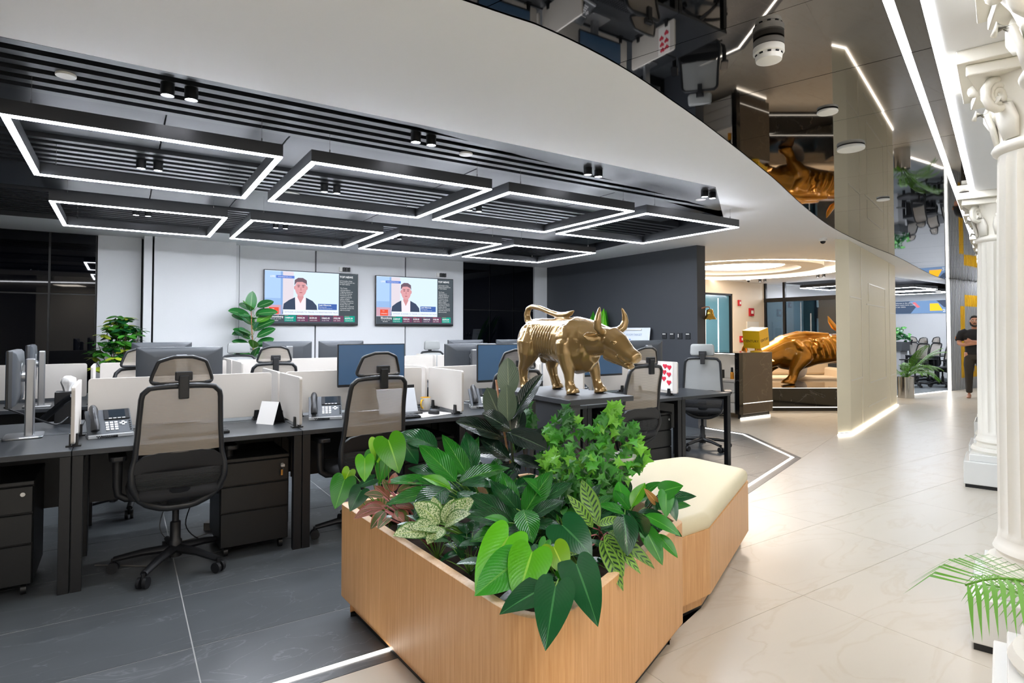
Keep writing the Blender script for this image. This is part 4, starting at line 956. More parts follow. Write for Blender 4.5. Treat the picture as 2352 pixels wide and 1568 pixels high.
def LM(kind, mat, **k):
    key = (kind, mat.name)
    if key not in MLEAF and kind == 'heart': MLEAF[key] = heartmesh(mat)
    if key not in MLEAF:
        fn = dict(heart=W_heart, lance=W_lance, oval=W_oval, broad=W_broad)[kind]
        d = dict(heart=dict(lobe=.30, fold=.12, droop=.14), lance=dict(fold=.35, droop=.22), oval=dict(fold=.22, droop=.08), broad=dict(fold=.3, droop=.25))[kind]; d.update(k)
        MLEAF[key] = leafmesh('leaf', fn, mat=mat, **d)
    return MLEAF[key]
def orient(base, tip, hint):
    y = (tip - base); L = y.length; y.normalize(); z = hint - y * hint.dot(y)
    if z.length < 1e-4: z = y.orthogonal()
    z.normalize(); x = y.cross(z); return Matrix(((x.x, y.x, z.x, base.x), (x.y, y.y, z.y, base.y), (x.z, y.z, z.z, base.z), (0, 0, 0, 1))), L
def leaf(plant, me, base, tip, hint=None, wf=1.0, stem_from=None, smat=None, sr=.003):
    base, tip = Vector(base), Vector(tip)
    if hint is None: hint = (CAM - base).normalized() * .8 + Vector((0, 0, .8))
    m, L = orient(base, tip, Vector(hint)); o = ob('leaf', me, plant); org = plant.location
    m.translation = base - org; o.matrix_basis = m @ Matrix.Diagonal((L * wf, L, L, 1))
    if stem_from is not None:
        p = Vector(stem_from) - org; q = base - org; mid = p.lerp(q, .55) + Vector((0, 0, .12 * (q - p).length)) - (q - p).cross(Vector((0, 0, 1))) * .05
        pts = [p * (1 - t) ** 2 + mid * 2 * t * (1 - t) + q * t * t for t in (0, .25, .5, .75, 1)]
        MB().tube(pts, [sr, sr, sr * .9, sr * .8, sr * .7], 5).build('stem', smat, plant, 180)
    return o
def plant(name, loc, label, group='plants growing in the oak planter'): t = empty(name, loc); tag(t, label, 'plant', group); return t
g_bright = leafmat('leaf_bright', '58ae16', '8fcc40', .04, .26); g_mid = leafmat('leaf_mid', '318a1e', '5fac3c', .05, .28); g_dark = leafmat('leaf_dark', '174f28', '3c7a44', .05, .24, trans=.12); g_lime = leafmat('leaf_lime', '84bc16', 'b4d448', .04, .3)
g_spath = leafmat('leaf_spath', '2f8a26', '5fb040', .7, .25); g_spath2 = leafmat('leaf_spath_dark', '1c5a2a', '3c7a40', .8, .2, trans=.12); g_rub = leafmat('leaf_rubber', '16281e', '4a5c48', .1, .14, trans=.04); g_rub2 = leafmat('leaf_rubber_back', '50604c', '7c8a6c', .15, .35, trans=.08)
g_red = leafmat('leaf_red', '8a5a3a', 'd8858a', .4, .35, edge='a04a44'); g_redg = leafmat('leaf_redgreen', '5c6a2c', 'd88a8c', .4, .35, edge='b06858'); g_spot = leafmat('leaf_speckled', '4a7a1e', 'a8c070', .3, .35, spots='dce6b4'); g_cal = leafmat('leaf_calathea', '7fae40', '56883a', .2, .4, pattern='24482a')
s_green = M('stem_green', '6a9a3a', .5); s_red = M('stem_pink', 'b06a6a', .5); s_brown = M('stem_brown', '5a4632', .7)
UP = Vector((0, 0, 1))
# front anthurium
A = plant('anthurium', (1.34, 1.72, .455), 'anthurium with big bright heart leaves hanging over the front rim'); c0 = Vector((1.34, 1.72, .455))
toc = lambda p: (CAM - Vector(p)).normalized()
for (jx, jy, jd, tx, ty, td, m, wf, hu) in (
    (1168, 1232, 1.98, 1092, 1352, 1.84, g_bright, .80, .5), (1186, 1290, 1.90, 1092, 1358, 1.80, g_mid, .95, .5), (1222, 1268, 1.90, 1186, 1376, 1.78, g_bright, 1.0, .6),
    (1272, 1256, 1.98, 1302, 1318, 1.90, g_lime, 1.05, .6), (1292, 1206, 2.08, 1360, 1268, 1.98, g_dark, 1.15, .8), (1324, 1296, 1.92, 1370, 1416, 1.70, g_dark, .64, .5),
    (1276, 1346, 1.80, 1254, 1472, 1.60, g_dark, .66, .6), (1296, 1310, 1.96, 1328, 1358, 1.9, g_mid, .9, .5), (1262, 1345, 1.82, 1152, 1390, 1.69, g_dark, .7, 1.4), (1254, 1242, 2.02, 1236, 1275, 2.0, g_mid, .9, .6)):
    b_ = at(jx, jy, jd); leaf(A, LM('heart', m), b_, at(tx, ty, td), toc(b_) * .9 + UP * hu, wf, c0 + Vector((random.uniform(-.04, .04), random.uniform(-.04, .04), 0)), s_green, .0035)
# left anthurium
c1 = Vector((1.06, 2.72, .455)); A = plant('anthurium', tuple(c1), 'anthurium with bright heart leaves at the left end of the planter')
for (jx, jy, jd, tx, ty, td, m, wf, hu) in (
    (892, 1010, 2.86, 917, 1082, 2.78, g_bright, 1.05, .4), (866, 1012, 2.9, 868, 1062, 2.86, g_lime, .9, .4), (791, 1102, 2.78, 769, 1166, 2.70, g_mid, 1.0, .4), (838, 1052, 2.8, 837, 1104, 2.74, g_bright, .95, .4),
    (803, 1080, 2.82, 788, 1112, 2.8, g_lime, 1.1, .6), (829, 1126, 2.76, 803, 1172, 2.70, g_dark, 1.05, .5), (932, 1025, 2.9, 962, 1065, 2.9, g_dark, 1.1, .4), (855, 1042, 2.88, 840, 1080, 2.86, g_mid, 1, .5), (858, 1100, 2.8, 818, 1116, 2.76, g_dark, .8, .9), (885, 1060, 2.9, 870, 1110, 2.86, g_mid, .9, .4)):
    b_ = at(jx, jy, jd); leaf(A, LM('heart', m), b_, at(tx, ty, td), toc(b_) * .9 + UP * hu, wf, c1 + Vector((random.uniform(-.04, .04), random.uniform(-.04, .04), 0)), s_green, .003)
# peace lilies: ribbed lance leaves
def lily(c, spec, label, sm=s_green, fillers=22):
    c = Vector(c); p = plant('peace_lily', tuple(c), label)
    for (bx, by, bd, tx, ty, td, m, wf, hu) in spec:
        b_ = at(bx, by, bd); leaf(p, LM('lance', m), b_, at(tx, ty, td), toc(b_) * .7 + UP * hu, wf * 1.3, c + Vector((random.uniform(-.05, .05), random.uniform(-.05, .05), 0)), sm, .003)
    for k in range(fillers):
        a = k * 2.4 + random.random(); e = random.uniform(.25, 1.15); d = Vector((math.cos(a) * math.cos(e), math.sin(a) * math.cos(e), math.sin(e))); b_ = c + d * random.uniform(.10, .20) + Vector((0, 0, .03)); L = random.uniform(.13, .20)
        leaf(p, LM('lance', (g_spath, g_spath2, g_spath2)[k % 3]), b_, b_ + (d + Vector((0, 0, -.25))).normalized() * L, UP * .8 + d * -.2 + toc(b_) * .5, 1.35, c, sm, .003)
    return p
lily((1.48, 2.42, .455), [(1048, 1106, 2.7, 968, 1012, 2.74, g_spath, 1.0, .6), (1078, 1100, 2.76, 1018, 990, 2.84, g_spath, .75, .4), (1086, 1082, 2.8, 1072, 988, 2.86, g_spath2, 1.1, .6), (1005, 1028, 2.9, 916, 980, 2.96, g_spath2, 1.15, .7), (1052, 1108, 2.72, 1168, 1056, 2.8, g_spath, .8, .9), (1036, 1122, 2.66, 980, 1086, 2.6, g_bright, 1.1, .9), (1012, 1112, 2.66, 880, 1088, 2.6, g_spath, .6, 1.2), (1010, 1130, 2.6, 890, 1140, 2.5, g_spath, .75, .8), (1024, 1120, 2.6, 954, 1166, 2.42, g_spath2, 1.3, 1.0), (1060, 1112, 2.7, 1140, 1100, 2.6, g_spath2, .9, 1.3), (1066, 1096, 2.84, 1098, 1000, 2.9, g_spath, .7, .3), (1050, 1130, 2.6, 1120, 1170, 2.5, g_spath2, 1.1, 1.2), (1030, 1100, 2.75, 938, 1060, 2.8, g_spath2, .9, .9), (1044, 1096, 2.8, 1105, 1046, 2.9, g_mid, .7, .5), (1010, 1110, 2.7, 948, 1100, 2.6, g_spath2, 1.0, 1.2)], 'peace lily with long ribbed leaves in the left half of the planter')
lily((1.62, 2.02, .455), [(1202, 1182, 2.42, 1266, 1074, 2.5, g_spath, 1.0, .4), (1186, 1180, 2.44, 1152, 1072, 2.56, g_spath, .8, .4), (1180, 1196, 2.4, 1090, 1126, 2.4, g_spath2, 1.1, .8), (1182, 1206, 2.38, 1078, 1166, 2.3, g_spath2, 1.1, 1.0), (1202, 1170, 2.36, 1222, 1228, 2.2, g_spath, 1.3, .7), (1216, 1192, 2.4, 1284, 1140, 2.36, g_spath2, 1.0, .9), (1190, 1214, 2.34, 1085, 1224, 2.24, g_spath, 1.0, .9), (1186, 1168, 2.4, 1136, 1104, 2.44, g_spath2, 1.0, .7), (1222, 1206, 2.38, 1288, 1200, 2.3, g_spath2, 1.0, 1.0), (1210, 1180, 2.44, 1228, 1092, 2.54, g_spath, .9, .3), (1200, 1196, 2.42, 1130, 1094, 2.5, g_spath2, .9, .6), (1170, 1200, 2.34, 1120, 1180, 2.3, g_mid, .9, .9), (1216, 1170, 2.46, 1310, 1096, 2.5, g_spath2, .8, .7), (1200, 1205, 2.36, 1165, 1250, 2.22, g_spath2, 1.0, .8)], 'peace lily with glossy dark leaves in the middle of the planter')
lily((1.96, 2.05, .455), [(1438, 1178, 2.46, 1420, 1098, 2.56, g_mid, 1.1, .4), (1450, 1164, 2.46, 1480, 1104, 2.5, g_bright, 1.0, .5), (1480, 1182, 2.38, 1562, 1216, 2.28, g_mid, .95, .9), (1474, 1200, 2.34, 1522, 1284, 2.2, g_mid, .95, .7), (1508, 1226, 2.34, 1558, 1272, 2.26, g_mid, .95, .9), (1440, 1180, 2.42, 1378, 1150, 2.4, g_spath, .9, .9), (1456, 1176, 2.4, 1466, 1192, 2.3, g_spath2, .9, .9), (1460, 1190, 2.38, 1502, 1240, 2.26, g_spath, .9, .8), (1446, 1170, 2.44, 1412, 1120, 2.5, g_spath, .9, .5), (1462, 1180, 2.42, 1520, 1170, 2.4, g_spath2, .8, 1.0), (1450, 1196, 2.4, 1420, 1230, 2.3, g_spath2, .9, .9)], 'peace lily leaning over the right rim next to the bench')
# heart-leaf climber at the bench corner
c2 = Vector((2.05, 2.06, .455)); A = plant('philodendron', tuple(c2), 'small heart-leaved philodendron leaning on the cream cushion')
for (jx, jy, jd, tx, ty, td, m, wf, hu) in ((1522, 1128, 2.44, 1566, 1112, 2.4, g_mid, 1.15, .6), (1530, 1134, 2.42, 1530, 1186, 2.36, g_mid, .8, .4), (1540, 1148, 2.42, 1554, 1194, 2.36, g_dark, .7, .4), (1504, 1150, 2.44, 1480, 1120, 2.46, leafmat('leaf_orange', 'b07a1c', 'e0b060', .2, .35), .6, .4), (1512, 1165, 2.44, 1500, 1135, 2.46, g_dark, .9, .7)):
    b_ = at(jx, jy, jd); leaf(A, LM('heart', m), b_, at(tx, ty, td), toc(b_) * .9 + UP * hu, wf, c2, s_brown, .003)
# red aglaonema, speckled aglaonema, calathea
def rosette(name, c, label, kinds, spec, smat, sr=.004, kind='broad'):
    c = Vector(c); p = plant(name, tuple(c), label)
    for i, (bx, by, bd, tx, ty, td, wf, hu) in enumerate(spec):
        b_ = at(bx, by, bd); leaf(p, LM(kind, kinds[i % len(kinds)]), b_, at(tx, ty, td), toc(b_) * .7 + UP * hu, wf * 1.15, c + Vector((random.uniform(-.02, .02), random.uniform(-.02, .02), 0)), smat, sr)
    return p
rosette('red_aglaonema', (1.13, 2.36, .455), 'red and bronze leaved aglaonema by the left rim', [g_red, g_redg], [(886, 1160, 2.56, 812, 1178, 2.5, .8, 1), (880, 1140, 2.56, 842, 1128, 2.52, .9, .8), (902, 1130, 2.6, 908, 1080, 2.66, .8, .3), (912, 1130, 2.6, 962, 1106, 2.6, .7, .8), (906, 1180, 2.5, 925, 1190, 2.44, 1.0, .8), (884, 1174, 2.5, 852, 1206, 2.42, .9, .7), (878, 1166, 2.54, 838, 1160, 2.5, .9, 1.0), (896, 1130, 2.6, 880, 1098, 2.62, .8, .5), (910, 1160, 2.54, 950, 1160, 2.5, .8, 1), (892, 1190, 2.5, 872, 1200, 2.4, .8, .8), (894, 1145, 2.58, 862, 1110, 2.6, .7, .7), (912, 1170, 2.52, 936, 1196, 2.44, .9, .8)], s_red, .005)
rosette('speckled_aglaonema', (1.30, 2.12, .455), 'aglaonema with white speckled leaves next to the long rim', [g_spot], [(1010, 1202, 2.38, 960, 1150, 2.36, 1.25, .7), (1018, 1200, 2.38, 1040, 1145, 2.4, .9, .4), (1024, 1200, 2.38, 1082, 1138, 2.4, 1.0, .6), (1000, 1212, 2.34, 955, 1200, 2.26, 1.2, .9), (980, 1222, 2.3, 912, 1214, 2.22, 1.1, 1.0), (1012, 1210, 2.34, 985, 1235, 2.24, 1.2, .8), (1022, 1206, 2.36, 1066, 1170, 2.3, 1.0, .8), (1006, 1196, 2.4, 996, 1140, 2.42, 1.0, .4)], s_green)
rosette('calathea', (1.72, 1.92, .455), 'calathea with narrow light leaves marked by dark spots', [g_cal], [(1372, 1206, 2.26, 1338, 1094, 2.36, .95, .4), (1362, 1212, 2.26, 1312, 1136, 2.26, .8, .5), (1372, 1206, 2.24, 1428, 1184, 2.2, 1.0, .7), (1398, 1226, 2.22, 1504, 1288, 2.1, .75, .8), (1392, 1226, 2.2, 1432, 1308, 2.06, .95, .7), (1380, 1240, 2.18, 1430, 1340, 2.02, .8, .5), (1358, 1230, 2.2, 1330, 1200, 2.2, .9, .7), (1396, 1222, 2.24, 1462, 1230, 2.16, .8, 1.0), (1350, 1260, 2.14, 1300, 1268, 2.08, .8, .9), (1386, 1230, 2.2, 1470, 1300, 2.06, .7, .7)], s_red, .0035, 'lance')
# low dark plants
def inside(q, poly):
    r_ = False
    for i in range(len(poly)):
        (x1, y1), (x2, y2) = poly[i - 1], poly[i]
        if (y1 > q[1]) != (y2 > q[1]) and q[0] < (x2 - x1) * (q[1] - y1) / (y2 - y1) + x1: r_ = not r_
    return r_
SAFE = inset(PL, .055)
def keep_in(q, c):
    q = Vector(q)
    if q.z < .60:
        for _ in range(12):
            if inside(q, SAFE): break
            q = Vector((q.x + (c.x - q.x) * .15, q.y + (c.y - q.y) * .15, q.z + .012))
    return q
def low(c, label, m, n=12, L=.085):
    c = Vector(c); p = plant('low_foliage_plant', tuple(c), label)
    for k in range(n):
        a = 2 * PI * k / n * 1.6 + random.random(); e = random.uniform(.15, 1.0); d = Vector((math.cos(a) * math.cos(e), math.sin(a) * math.cos(e), math.sin(e))); b_ = c + d * random.uniform(.04, .13) + Vector((0, 0, .05)); t_ = b_ + (d + Vector((0, 0, -.35))) * L * 1.4 * random.uniform(.8, 1.25)
        b_, t_ = keep_in(b_, c), keep_in(t_, c)
        if (t_ - b_).length > .03: leaf(p, LM('broad', m), b_, t_, UP + d * -.3, 1.15, c, s_green, .002)
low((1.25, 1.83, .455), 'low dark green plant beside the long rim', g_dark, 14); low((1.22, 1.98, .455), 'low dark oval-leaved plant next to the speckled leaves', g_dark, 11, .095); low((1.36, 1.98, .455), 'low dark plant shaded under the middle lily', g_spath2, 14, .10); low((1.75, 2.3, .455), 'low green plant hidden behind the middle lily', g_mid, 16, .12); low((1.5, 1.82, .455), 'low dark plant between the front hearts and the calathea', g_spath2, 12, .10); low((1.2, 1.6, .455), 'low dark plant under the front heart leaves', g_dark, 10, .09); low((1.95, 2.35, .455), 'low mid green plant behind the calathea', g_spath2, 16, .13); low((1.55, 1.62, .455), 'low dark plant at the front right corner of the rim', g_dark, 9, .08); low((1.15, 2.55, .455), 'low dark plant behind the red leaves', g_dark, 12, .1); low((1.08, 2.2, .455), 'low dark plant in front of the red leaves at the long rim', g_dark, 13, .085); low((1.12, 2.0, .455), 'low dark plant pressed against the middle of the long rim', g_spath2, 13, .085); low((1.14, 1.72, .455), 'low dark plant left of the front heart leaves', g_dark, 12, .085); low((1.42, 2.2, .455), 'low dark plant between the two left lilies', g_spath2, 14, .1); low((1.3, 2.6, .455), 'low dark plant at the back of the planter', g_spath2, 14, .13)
# rubber plant
c3 = Vector((1.86, 2.56, .455)); A = plant('rubber_plant', tuple(c3), 'dark rubber plant with large glossy leaves tied to a thin stake')
tr_ = [c3, at(1182, 1085, 3.02), at(1172, 1000, 3.04), at(1168, 920, 3.06)]
MB().tube([p - c3 for p in tr_], [.008, .007, .006, .005], 8).build('trunk', M('stem_dark', '4a4a38', .6), A, 180)
MB().tube([at(1190, 1130, 2.96) - c3, at(1166, 1040, 2.98) - c3, at(1139, 872, 3.02) - c3], .005, 6).build('stake', M('cane', 'a8744e', .6), A, 180)
for (bx, by, bd, tx, ty, td, m, wf, hu) in ((1168, 912, 3.06, 1166, 820, 3.1, g_rub2, 1.0, .1), (1166, 968, 3.0, 1164, 882, 3.0, g_rub2, .95, .1), (1176, 962, 3.0, 1242, 856, 3.0, g_rub, .62, .9), (1158, 980, 3.04, 1118, 888, 3.12, g_rub2, .95, .1), (1158, 1004, 2.98, 1052, 962, 2.86, g_rub, .85, .9), (1172, 986, 2.98, 1112, 946, 2.9, g_rub, 1.1, .7), (1164, 992, 2.98, 1256, 1024, 2.84, g_rub, 1.05, 1.0), (1172, 1056, 2.96, 1106, 1004, 2.9, g_rub, .95, .8), (1180, 1050, 3.0, 1240, 1070, 2.9, g_rub, .9, .9), (1180, 1004, 3.06, 1200, 940, 3.1, g_rub, 1.0, .3), (1184, 1040, 3.04, 1206, 990, 3.08, g_rub, .9, .4), (1190, 1060, 2.98, 1160, 1110, 2.84, g_rub, .8, .8), (1180, 1040, 3.04, 1082, 1035, 3.0, g_rub, .8, .9), (1200, 1030, 3.1, 1268, 972, 3.14, g_rub, .55, 1.0), (1184, 1070, 2.98, 1140, 1080, 2.9, g_rub, .9, .9)):
    b_ = at(bx, by, bd); cp = min((tr_[0].lerp(tr_[1], .7), tr_[1], tr_[2], tr_[2].lerp(tr_[3], .6), tr_[3]), key=lambda q: (q - b_).length)
    leaf(A, LM('oval', m), b_, at(tx, ty, td), toc(b_) * .8 + UP * hu, wf * 1.15, cp, s_green, .003)
# ivy in a hanging bowl
ivy_ms = []
for i, cc in enumerate(('357f22', '4a9e2a', '74bc34', '27641f')):
    m = leafmat('leaf_ivy_%d' % i, cc, '', 0, .4)
    prof = [(0, 0), (.28, -.16), (.22, .10), (.62, .20), (.30, .42), (.22, .52), (0, 1.0)]
    pts = [(x, y) for x, y in prof] + [(-x, y) for x, y in reversed(prof[1:-1])]
    me = bpy.data.meshes.new('leaf'); vs_ = [(0, .3, .04)] + [(x, y, -.06 * abs(x) - .08 * y * y) for x, y in pts]; n = len(pts)
    me.from_pydata(vs_, [], [(0, 1 + k, 1 + (k + 1) % n) for k in range(n)]); l = me.uv_layers.new(name='UVMap')
    for p in me.polygons:
        for li, vi in zip(p.loop_indices, p.vertices): l.data[li].uv = (vs_[vi][0] * .6 + .5, vs_[vi][1])
    me.materials.append(m); ivy_ms.append(me)
def ivy(c, label, blobs, n, smin=.038, smax=.062, group='plants growing in the oak planter'):
    c = Vector(c); p = plant('ivy', tuple(c), label, group); hang = []
    for k in range(n):
        b_ = random.choice(blobs); a = random.uniform(0, 2 * PI); r_ = random.random() ** .5
        px = b_[0] + b_[2] * r_ * math.cos(a); py = b_[1] + b_[3] * r_ * math.sin(a); d = b_[4] + random.uniform(-.06, .06) - .10 * (1 - r_)
        q = at(px, py, d); n_ = (toc(q) * 1.0 + Vector((random.uniform(-.7, .7), random.uniform(-.7, .7), random.uniform(0, .9)))).normalized()
        L = random.uniform(smin, smax); dirn = Vector((random.uniform(-.7, .7), random.uniform(-.7, .7), random.uniform(-1, -.1))); y = (dirn - n_ * dirn.dot(n_)).normalized(); x = y.cross(n_)
        i = random.choices((0, 1, 2, 3), (4, 4, 2, 2))[0]
        if len(b_) > 5: i = b_[5]
        o = ob('leaf', ivy_ms[i], p); m = Matrix(((x.x, y.x, n_.x, 0), (x.y, y.y, n_.y, 0), (x.z, y.z, n_.z, 0), (0, 0, 0, 1))); m.translation = q - c; o.matrix_basis = m @ Matrix.Diagonal((L, L, L, 1))
        if k % 9 == 0: hang.append(q)
    for q in hang[:22]:
        w_ = q - c; MB().tube([Vector((0, 0, .12)), w_ * .55 + Vector((0, 0, .10)), w_], [.002, .0016, .001], 4).build('vine', s_brown, p)
    return p
ivy((2.12, 2.34, .455), 'lush green ivy tumbling in front of the console table', [(1300, 985, 50, 40, 3.0), (1265, 1040, 30, 50, 2.95), (1330, 1020, 60, 50, 2.9), (1310, 1080, 50, 50, 2.8), (1280, 1070, 40, 40, 2.8, 2), (1360, 1070, 50, 40, 2.8), (1300, 960, 15, 25, 3.0, 3), (1345, 1120, 60, 30, 2.75, 0), (1270, 1000, 15, 25, 3.0, 1), (1300, 1110, 30, 40, 2.72, 3)], 300)
ivy((2.30, 2.40, .455), 'bright green ivy spilling towards the bench on the right', [(1405, 970, 35, 40, 3.0), (1412, 945, 10, 30, 3.02, 2), (1440, 1000, 28, 45, 3.0), (1470, 1030, 14, 35, 3.0, 2), (1400, 1020, 40, 40, 2.95), (1445, 1060, 25, 30, 2.95), (1400, 1110, 35, 45, 2.8, 0), (1375, 1000, 20, 40, 2.98), (1420, 1080, 30, 30, 2.85)], 230)
ivy((1.96, 2.85, .455), 'shaded ivy left of the console table panel', [(1208, 950, 22, 40, 3.3, 3), (1200, 990, 15, 30, 3.3, 0)], 60)
bpy.data.objects.remove(tr)
wb_ = empty('hanging_bowl', at(1415, 1050, 2.92)); tag(wb_, 'white bowl among the ivy beside the bench cushion', 'bowl')
MB().lathe([(0, -.05), (.05, -.05), (.095, 0), (.10, .012), (.092, .012), (.045, -.04), (0, -.04)], n=28, cap=False).build('rim_bowl', M('white_ceramic'), wb_, 60); MB().lathe([(0, -.30), (.05, -.30), (.045, -.05), (0, -.05)], n=18, cap=False).build('stem_foot', plas_b, wb_, 60)
# ================================================================ RECEPTION, PYLON, COLUMNS, FAR END
# ---- cream pylon wall
V = Vector((.958, .287, 0)); VN = Vector((-.287, .958, 0)); Bp = Vector((8.24, 4.23, 0))
py_ = empty('pylon_wall', (8.24, 4.23, 0)); tag(py_, 'tall cream panelled wall with glowing foot standing in the corridor', 'wall')
def P2(s, n): return (V.x * s + VN.x * n, V.y * s + VN.y * n)
foot = [(0, 0), P2(4.17, 0), P2(4.17, .24), (-.25, .04 + .0), ]
foot[3] = (-.25, .05)
MB().prism(foot, .03, ZCEIL).build('wall_core', cream_w, py_, bev=.003, seg=1)
MB().prism([(.0 + V.x * .02 - VN.x * -.02, .02), P2(4.15, .01), P2(4.15, .22), (-.22, .06)], 0, .03).build('shadow_gap', plas_b, py_)
lb = MB(); lb.prism([P2(-.005, -.018), P2(4.17, -.018), P2(4.17, -.002), P2(-.005, -.002)], .004, .02); lb.prism([(-.255, .035), (-.005, -.018), (-.003, -.002), (-.25, .05)], .004, .02); lb.build('foot_light', led_f, py_)
grv = M('cream_trim', 'f2ead6', .3)
def onface(x, y):
    px, py = 1880 + x / 3.266, 530 + y / 3.266; d = fwd + rt * ((px - CX) / FPX) + upc * ((CY - py) / FPX); t = (Bp - CAM).dot(VN) / d.dot(VN); p = CAM + d * t; return (p - Bp).dot(V), p.z
def trim(a, b_, w_=.018):
    s0, z0 = a; s1, z1 = b_; c = MB(); dx, dz = s1 - s0, z1 - z0; L = math.hypot(dx, dz); nx, nz = -dz / L * w_ / 2, dx / L * w_ / 2
    q = [(s0 + nx, z0 + nz), (s1 + nx, z1 + nz), (s1 - nx, z1 - nz), (s0 - nx, z0 - nz)]
    c.rings([[(V.x * s + VN.x * n, V.y * s + VN.y * n, z) for s, z in q] for n in (-.008, .001)]); c.build('trim_strip', grv, py_)
s_a = onface(322, 700)[0]; s_b = onface(500, 700)[0]; s_c = onface(533, 700)[0]; s_d = onface(378, 700)[0]; s_e = onface(362, 700)[0]
trim((s_a, .04), (s_a, 2.62)); trim((s_c, .04), (s_c, 2.62)); trim((.02, 1.86), (s_a, 1.86)); trim((.02, .72), (s_a, .72)); trim((s_c, 1.72), (4.1, 1.72)); trim((s_c, .60), (4.1, .60))
trim((s_d, 2.12), (s_b, 2.12)); trim((s_b, 2.12), (s_b, .60)); trim((s_b, .60), (s_d, .60)); trim((s_d, .60), (s_d, 1.78)); trim((s_e, 1.80), (s_b - .05, 1.80)); trim((s_e, .25), (s_b, .25)); trim((s_d, 2.12), (s_d, 1.85))
# ---- columns on the right
stone = M('white_column_plaster', 'e4e0d4', .5, noise=.02, nscale=6); gloss_w = M('white_gloss', 'e8e8e4', .12)
def column():
    t = empty('fluted_column'); tag(t, '', 'column', 'white fluted columns along the corridor')
    MB().b2(-.28, .28, -.28, .28, 0, .03).build('base_strip', plas_b, t); MB().b2(-.29, .29, -.29, .29, .03, .23).build('plinth', gloss_w, t, bev=.006); MB().b2(-.25, .25, -.25, .25, .23, .29).build('upper_plinth', gloss_w, t, bev=.005)
    MB().lathe([(0, .29), (.235, .29), (.25, .315), (.235, .345), (.205, .35), (.20, .375), (.215, .395), (.205, .42), (.20, .425), (.195, .45), (0, .45)], n=40, cap=False).build('base_moulding', stone, t, 40)
    N = 120; b = MB()
    def ring(r, z, k): return [((r - k * .014 * abs(math.sin(10 * a)) ** .7) * math.cos(a), (r - k * .014 * abs(math.sin(10 * a)) ** .7) * math.sin(a), z) for a in [2 * PI * j / N for j in range(N)]]
    b.rings([ring(.195, .45, 0), ring(.193, .47, 0), ring(.193, .49, 1), ring(.188, 1.2, 1), ring(.168, 2.16, 1), ring(.166, 2.18, 0), ring(.165, 2.2, 0)]); b.build('fluted_shaft', stone, t, 35)
    cpt = MB().lathe([(0, 2.19), (.165, 2.19), (.185, 2.205), (.19, 2.22), (.18, 2.238), (.165, 2.245), (.16, 2.26), (.165, 2.32), (.18, 2.40), (.21, 2.48), (.235, 2.52), (0, 2.52)], n=40, cap=False).build('capital_bell', stone, t, 50)
    for k in range(4):
        a = PI / 4 + k * PI / 2; d = Vector((math.cos(a), math.sin(a), 0)); s_ = Vector((-d.y, d.x, 0)); pts = []
        for j in range(26):
            q = j / 25; an = q * 2.4 * 2 * PI; r_ = .075 * (1 - q * .8); pts.append(d * (.225 + r_ * math.sin(an) * .9) + Vector((0, 0, 2.44 + r_ * math.cos(an))))
        MB().tube(pts, [.020 - .008 * j / 25 for j in range(26)], 7).build('volute', stone, cpt, 180)
    for k in range(8):
        a = k * PI / 4; d = Vector((math.cos(a), math.sin(a), 0)); pts = [d * .165 + Vector((0, 0, 2.25)), d * .18 + Vector((0, 0, 2.33)), d * .20 + Vector((0, 0, 2.40)), d * .24 + Vector((0, 0, 2.42)), d * .25 + Vector((0, 0, 2.39))]
        MB().tube(pts, [(.04, .012), (.055, .014), (.045, .014), (.035, .014), (.015, .01)], 8, up=d).build('acanthus_leaf', stone, cpt, 180)
    for k in range(4):
        a = k * PI / 2; d = Vector((math.cos(a), math.sin(a), 0)); MB().ball(d * .245 + Vector((0, 0, 2.53)), (.03, .03, .03), 10, 6).build('rosette', stone, cpt, 180)
    MB().prism(rpoly([(-.27, -.27), (0, -.235), (.27, -.27), (.235, 0), (.27, .27), (0, .235), (-.27, .27), (-.235, 0)], [.01, .2, .01, .2, .01, .2, .01, .2], 4), 2.52, 2.57).build('abacus', stone, t, bev=.006)
    MB().b2(-.30, .30, -.30, .30, 2.57, ZCEIL).build('impost_block', stone, t, bev=.004)
    return remember(t)
co = column(); ua = math.atan2(UD.y, UD.x)
ctr = lambda c: (c[0] + UD.x * .29 + UN.x * .29, c[1] + UD.y * .29 + UN.y * .29, 0)
sh = lambda c, d: (c[0] + UD.x * d, c[1] + UD.y * d)
C1, C2, C3 = (3.105, 1.10), (6.29, 2.256), (9.13, 3.15)
for c, lab in (((2.17 + .294 * .065, .792 - .956 * .065), 'white fluted column closest to the camera at the right edge'), (C1, 'white fluted column behind the palm fronds, second from the camera'), (C2, 'white fluted column in the middle of the right side with its whole base showing'), (sh(C2, .98), 'white fluted column just behind the middle one'), (C3, 'white fluted column farther down the corridor'), (sh(C3, .98), 'white fluted column, farthest pair, near one'), ((12.3, 4.15), 'white fluted column at the far end of the corridor')):
    put(co, ctr(c), ua, lab)
gp = empty('glass_panel', (*sh(C1, .60), 0), ua); tag(gp, 'frameless glass panel standing between two column pairs', 'glass panel')
clear = GL('clear_glass', 'f2f7f5')
MB().b2(.02, 1.55, -.26, -.25, .02, 2.5).build('pane', clear, gp); MB().b2(1.57, 2.58, -.26, -.25, .02, 2.5).build('pane', clear, gp)
MB().b2(1.50, 1.72, -.285, -.225, 0, .05).build('floor_hinge', plas_b, gp); MB().b2(1.50, 1.66, -.285, -.225, 2.48, 2.56).build('top_hinge', plas_b, gp); MB().b2(1.555, 1.567, -.262, -.248, .02, 2.5).build('edge_seal', M('brown_seal', '5a4a44', .5), gp)
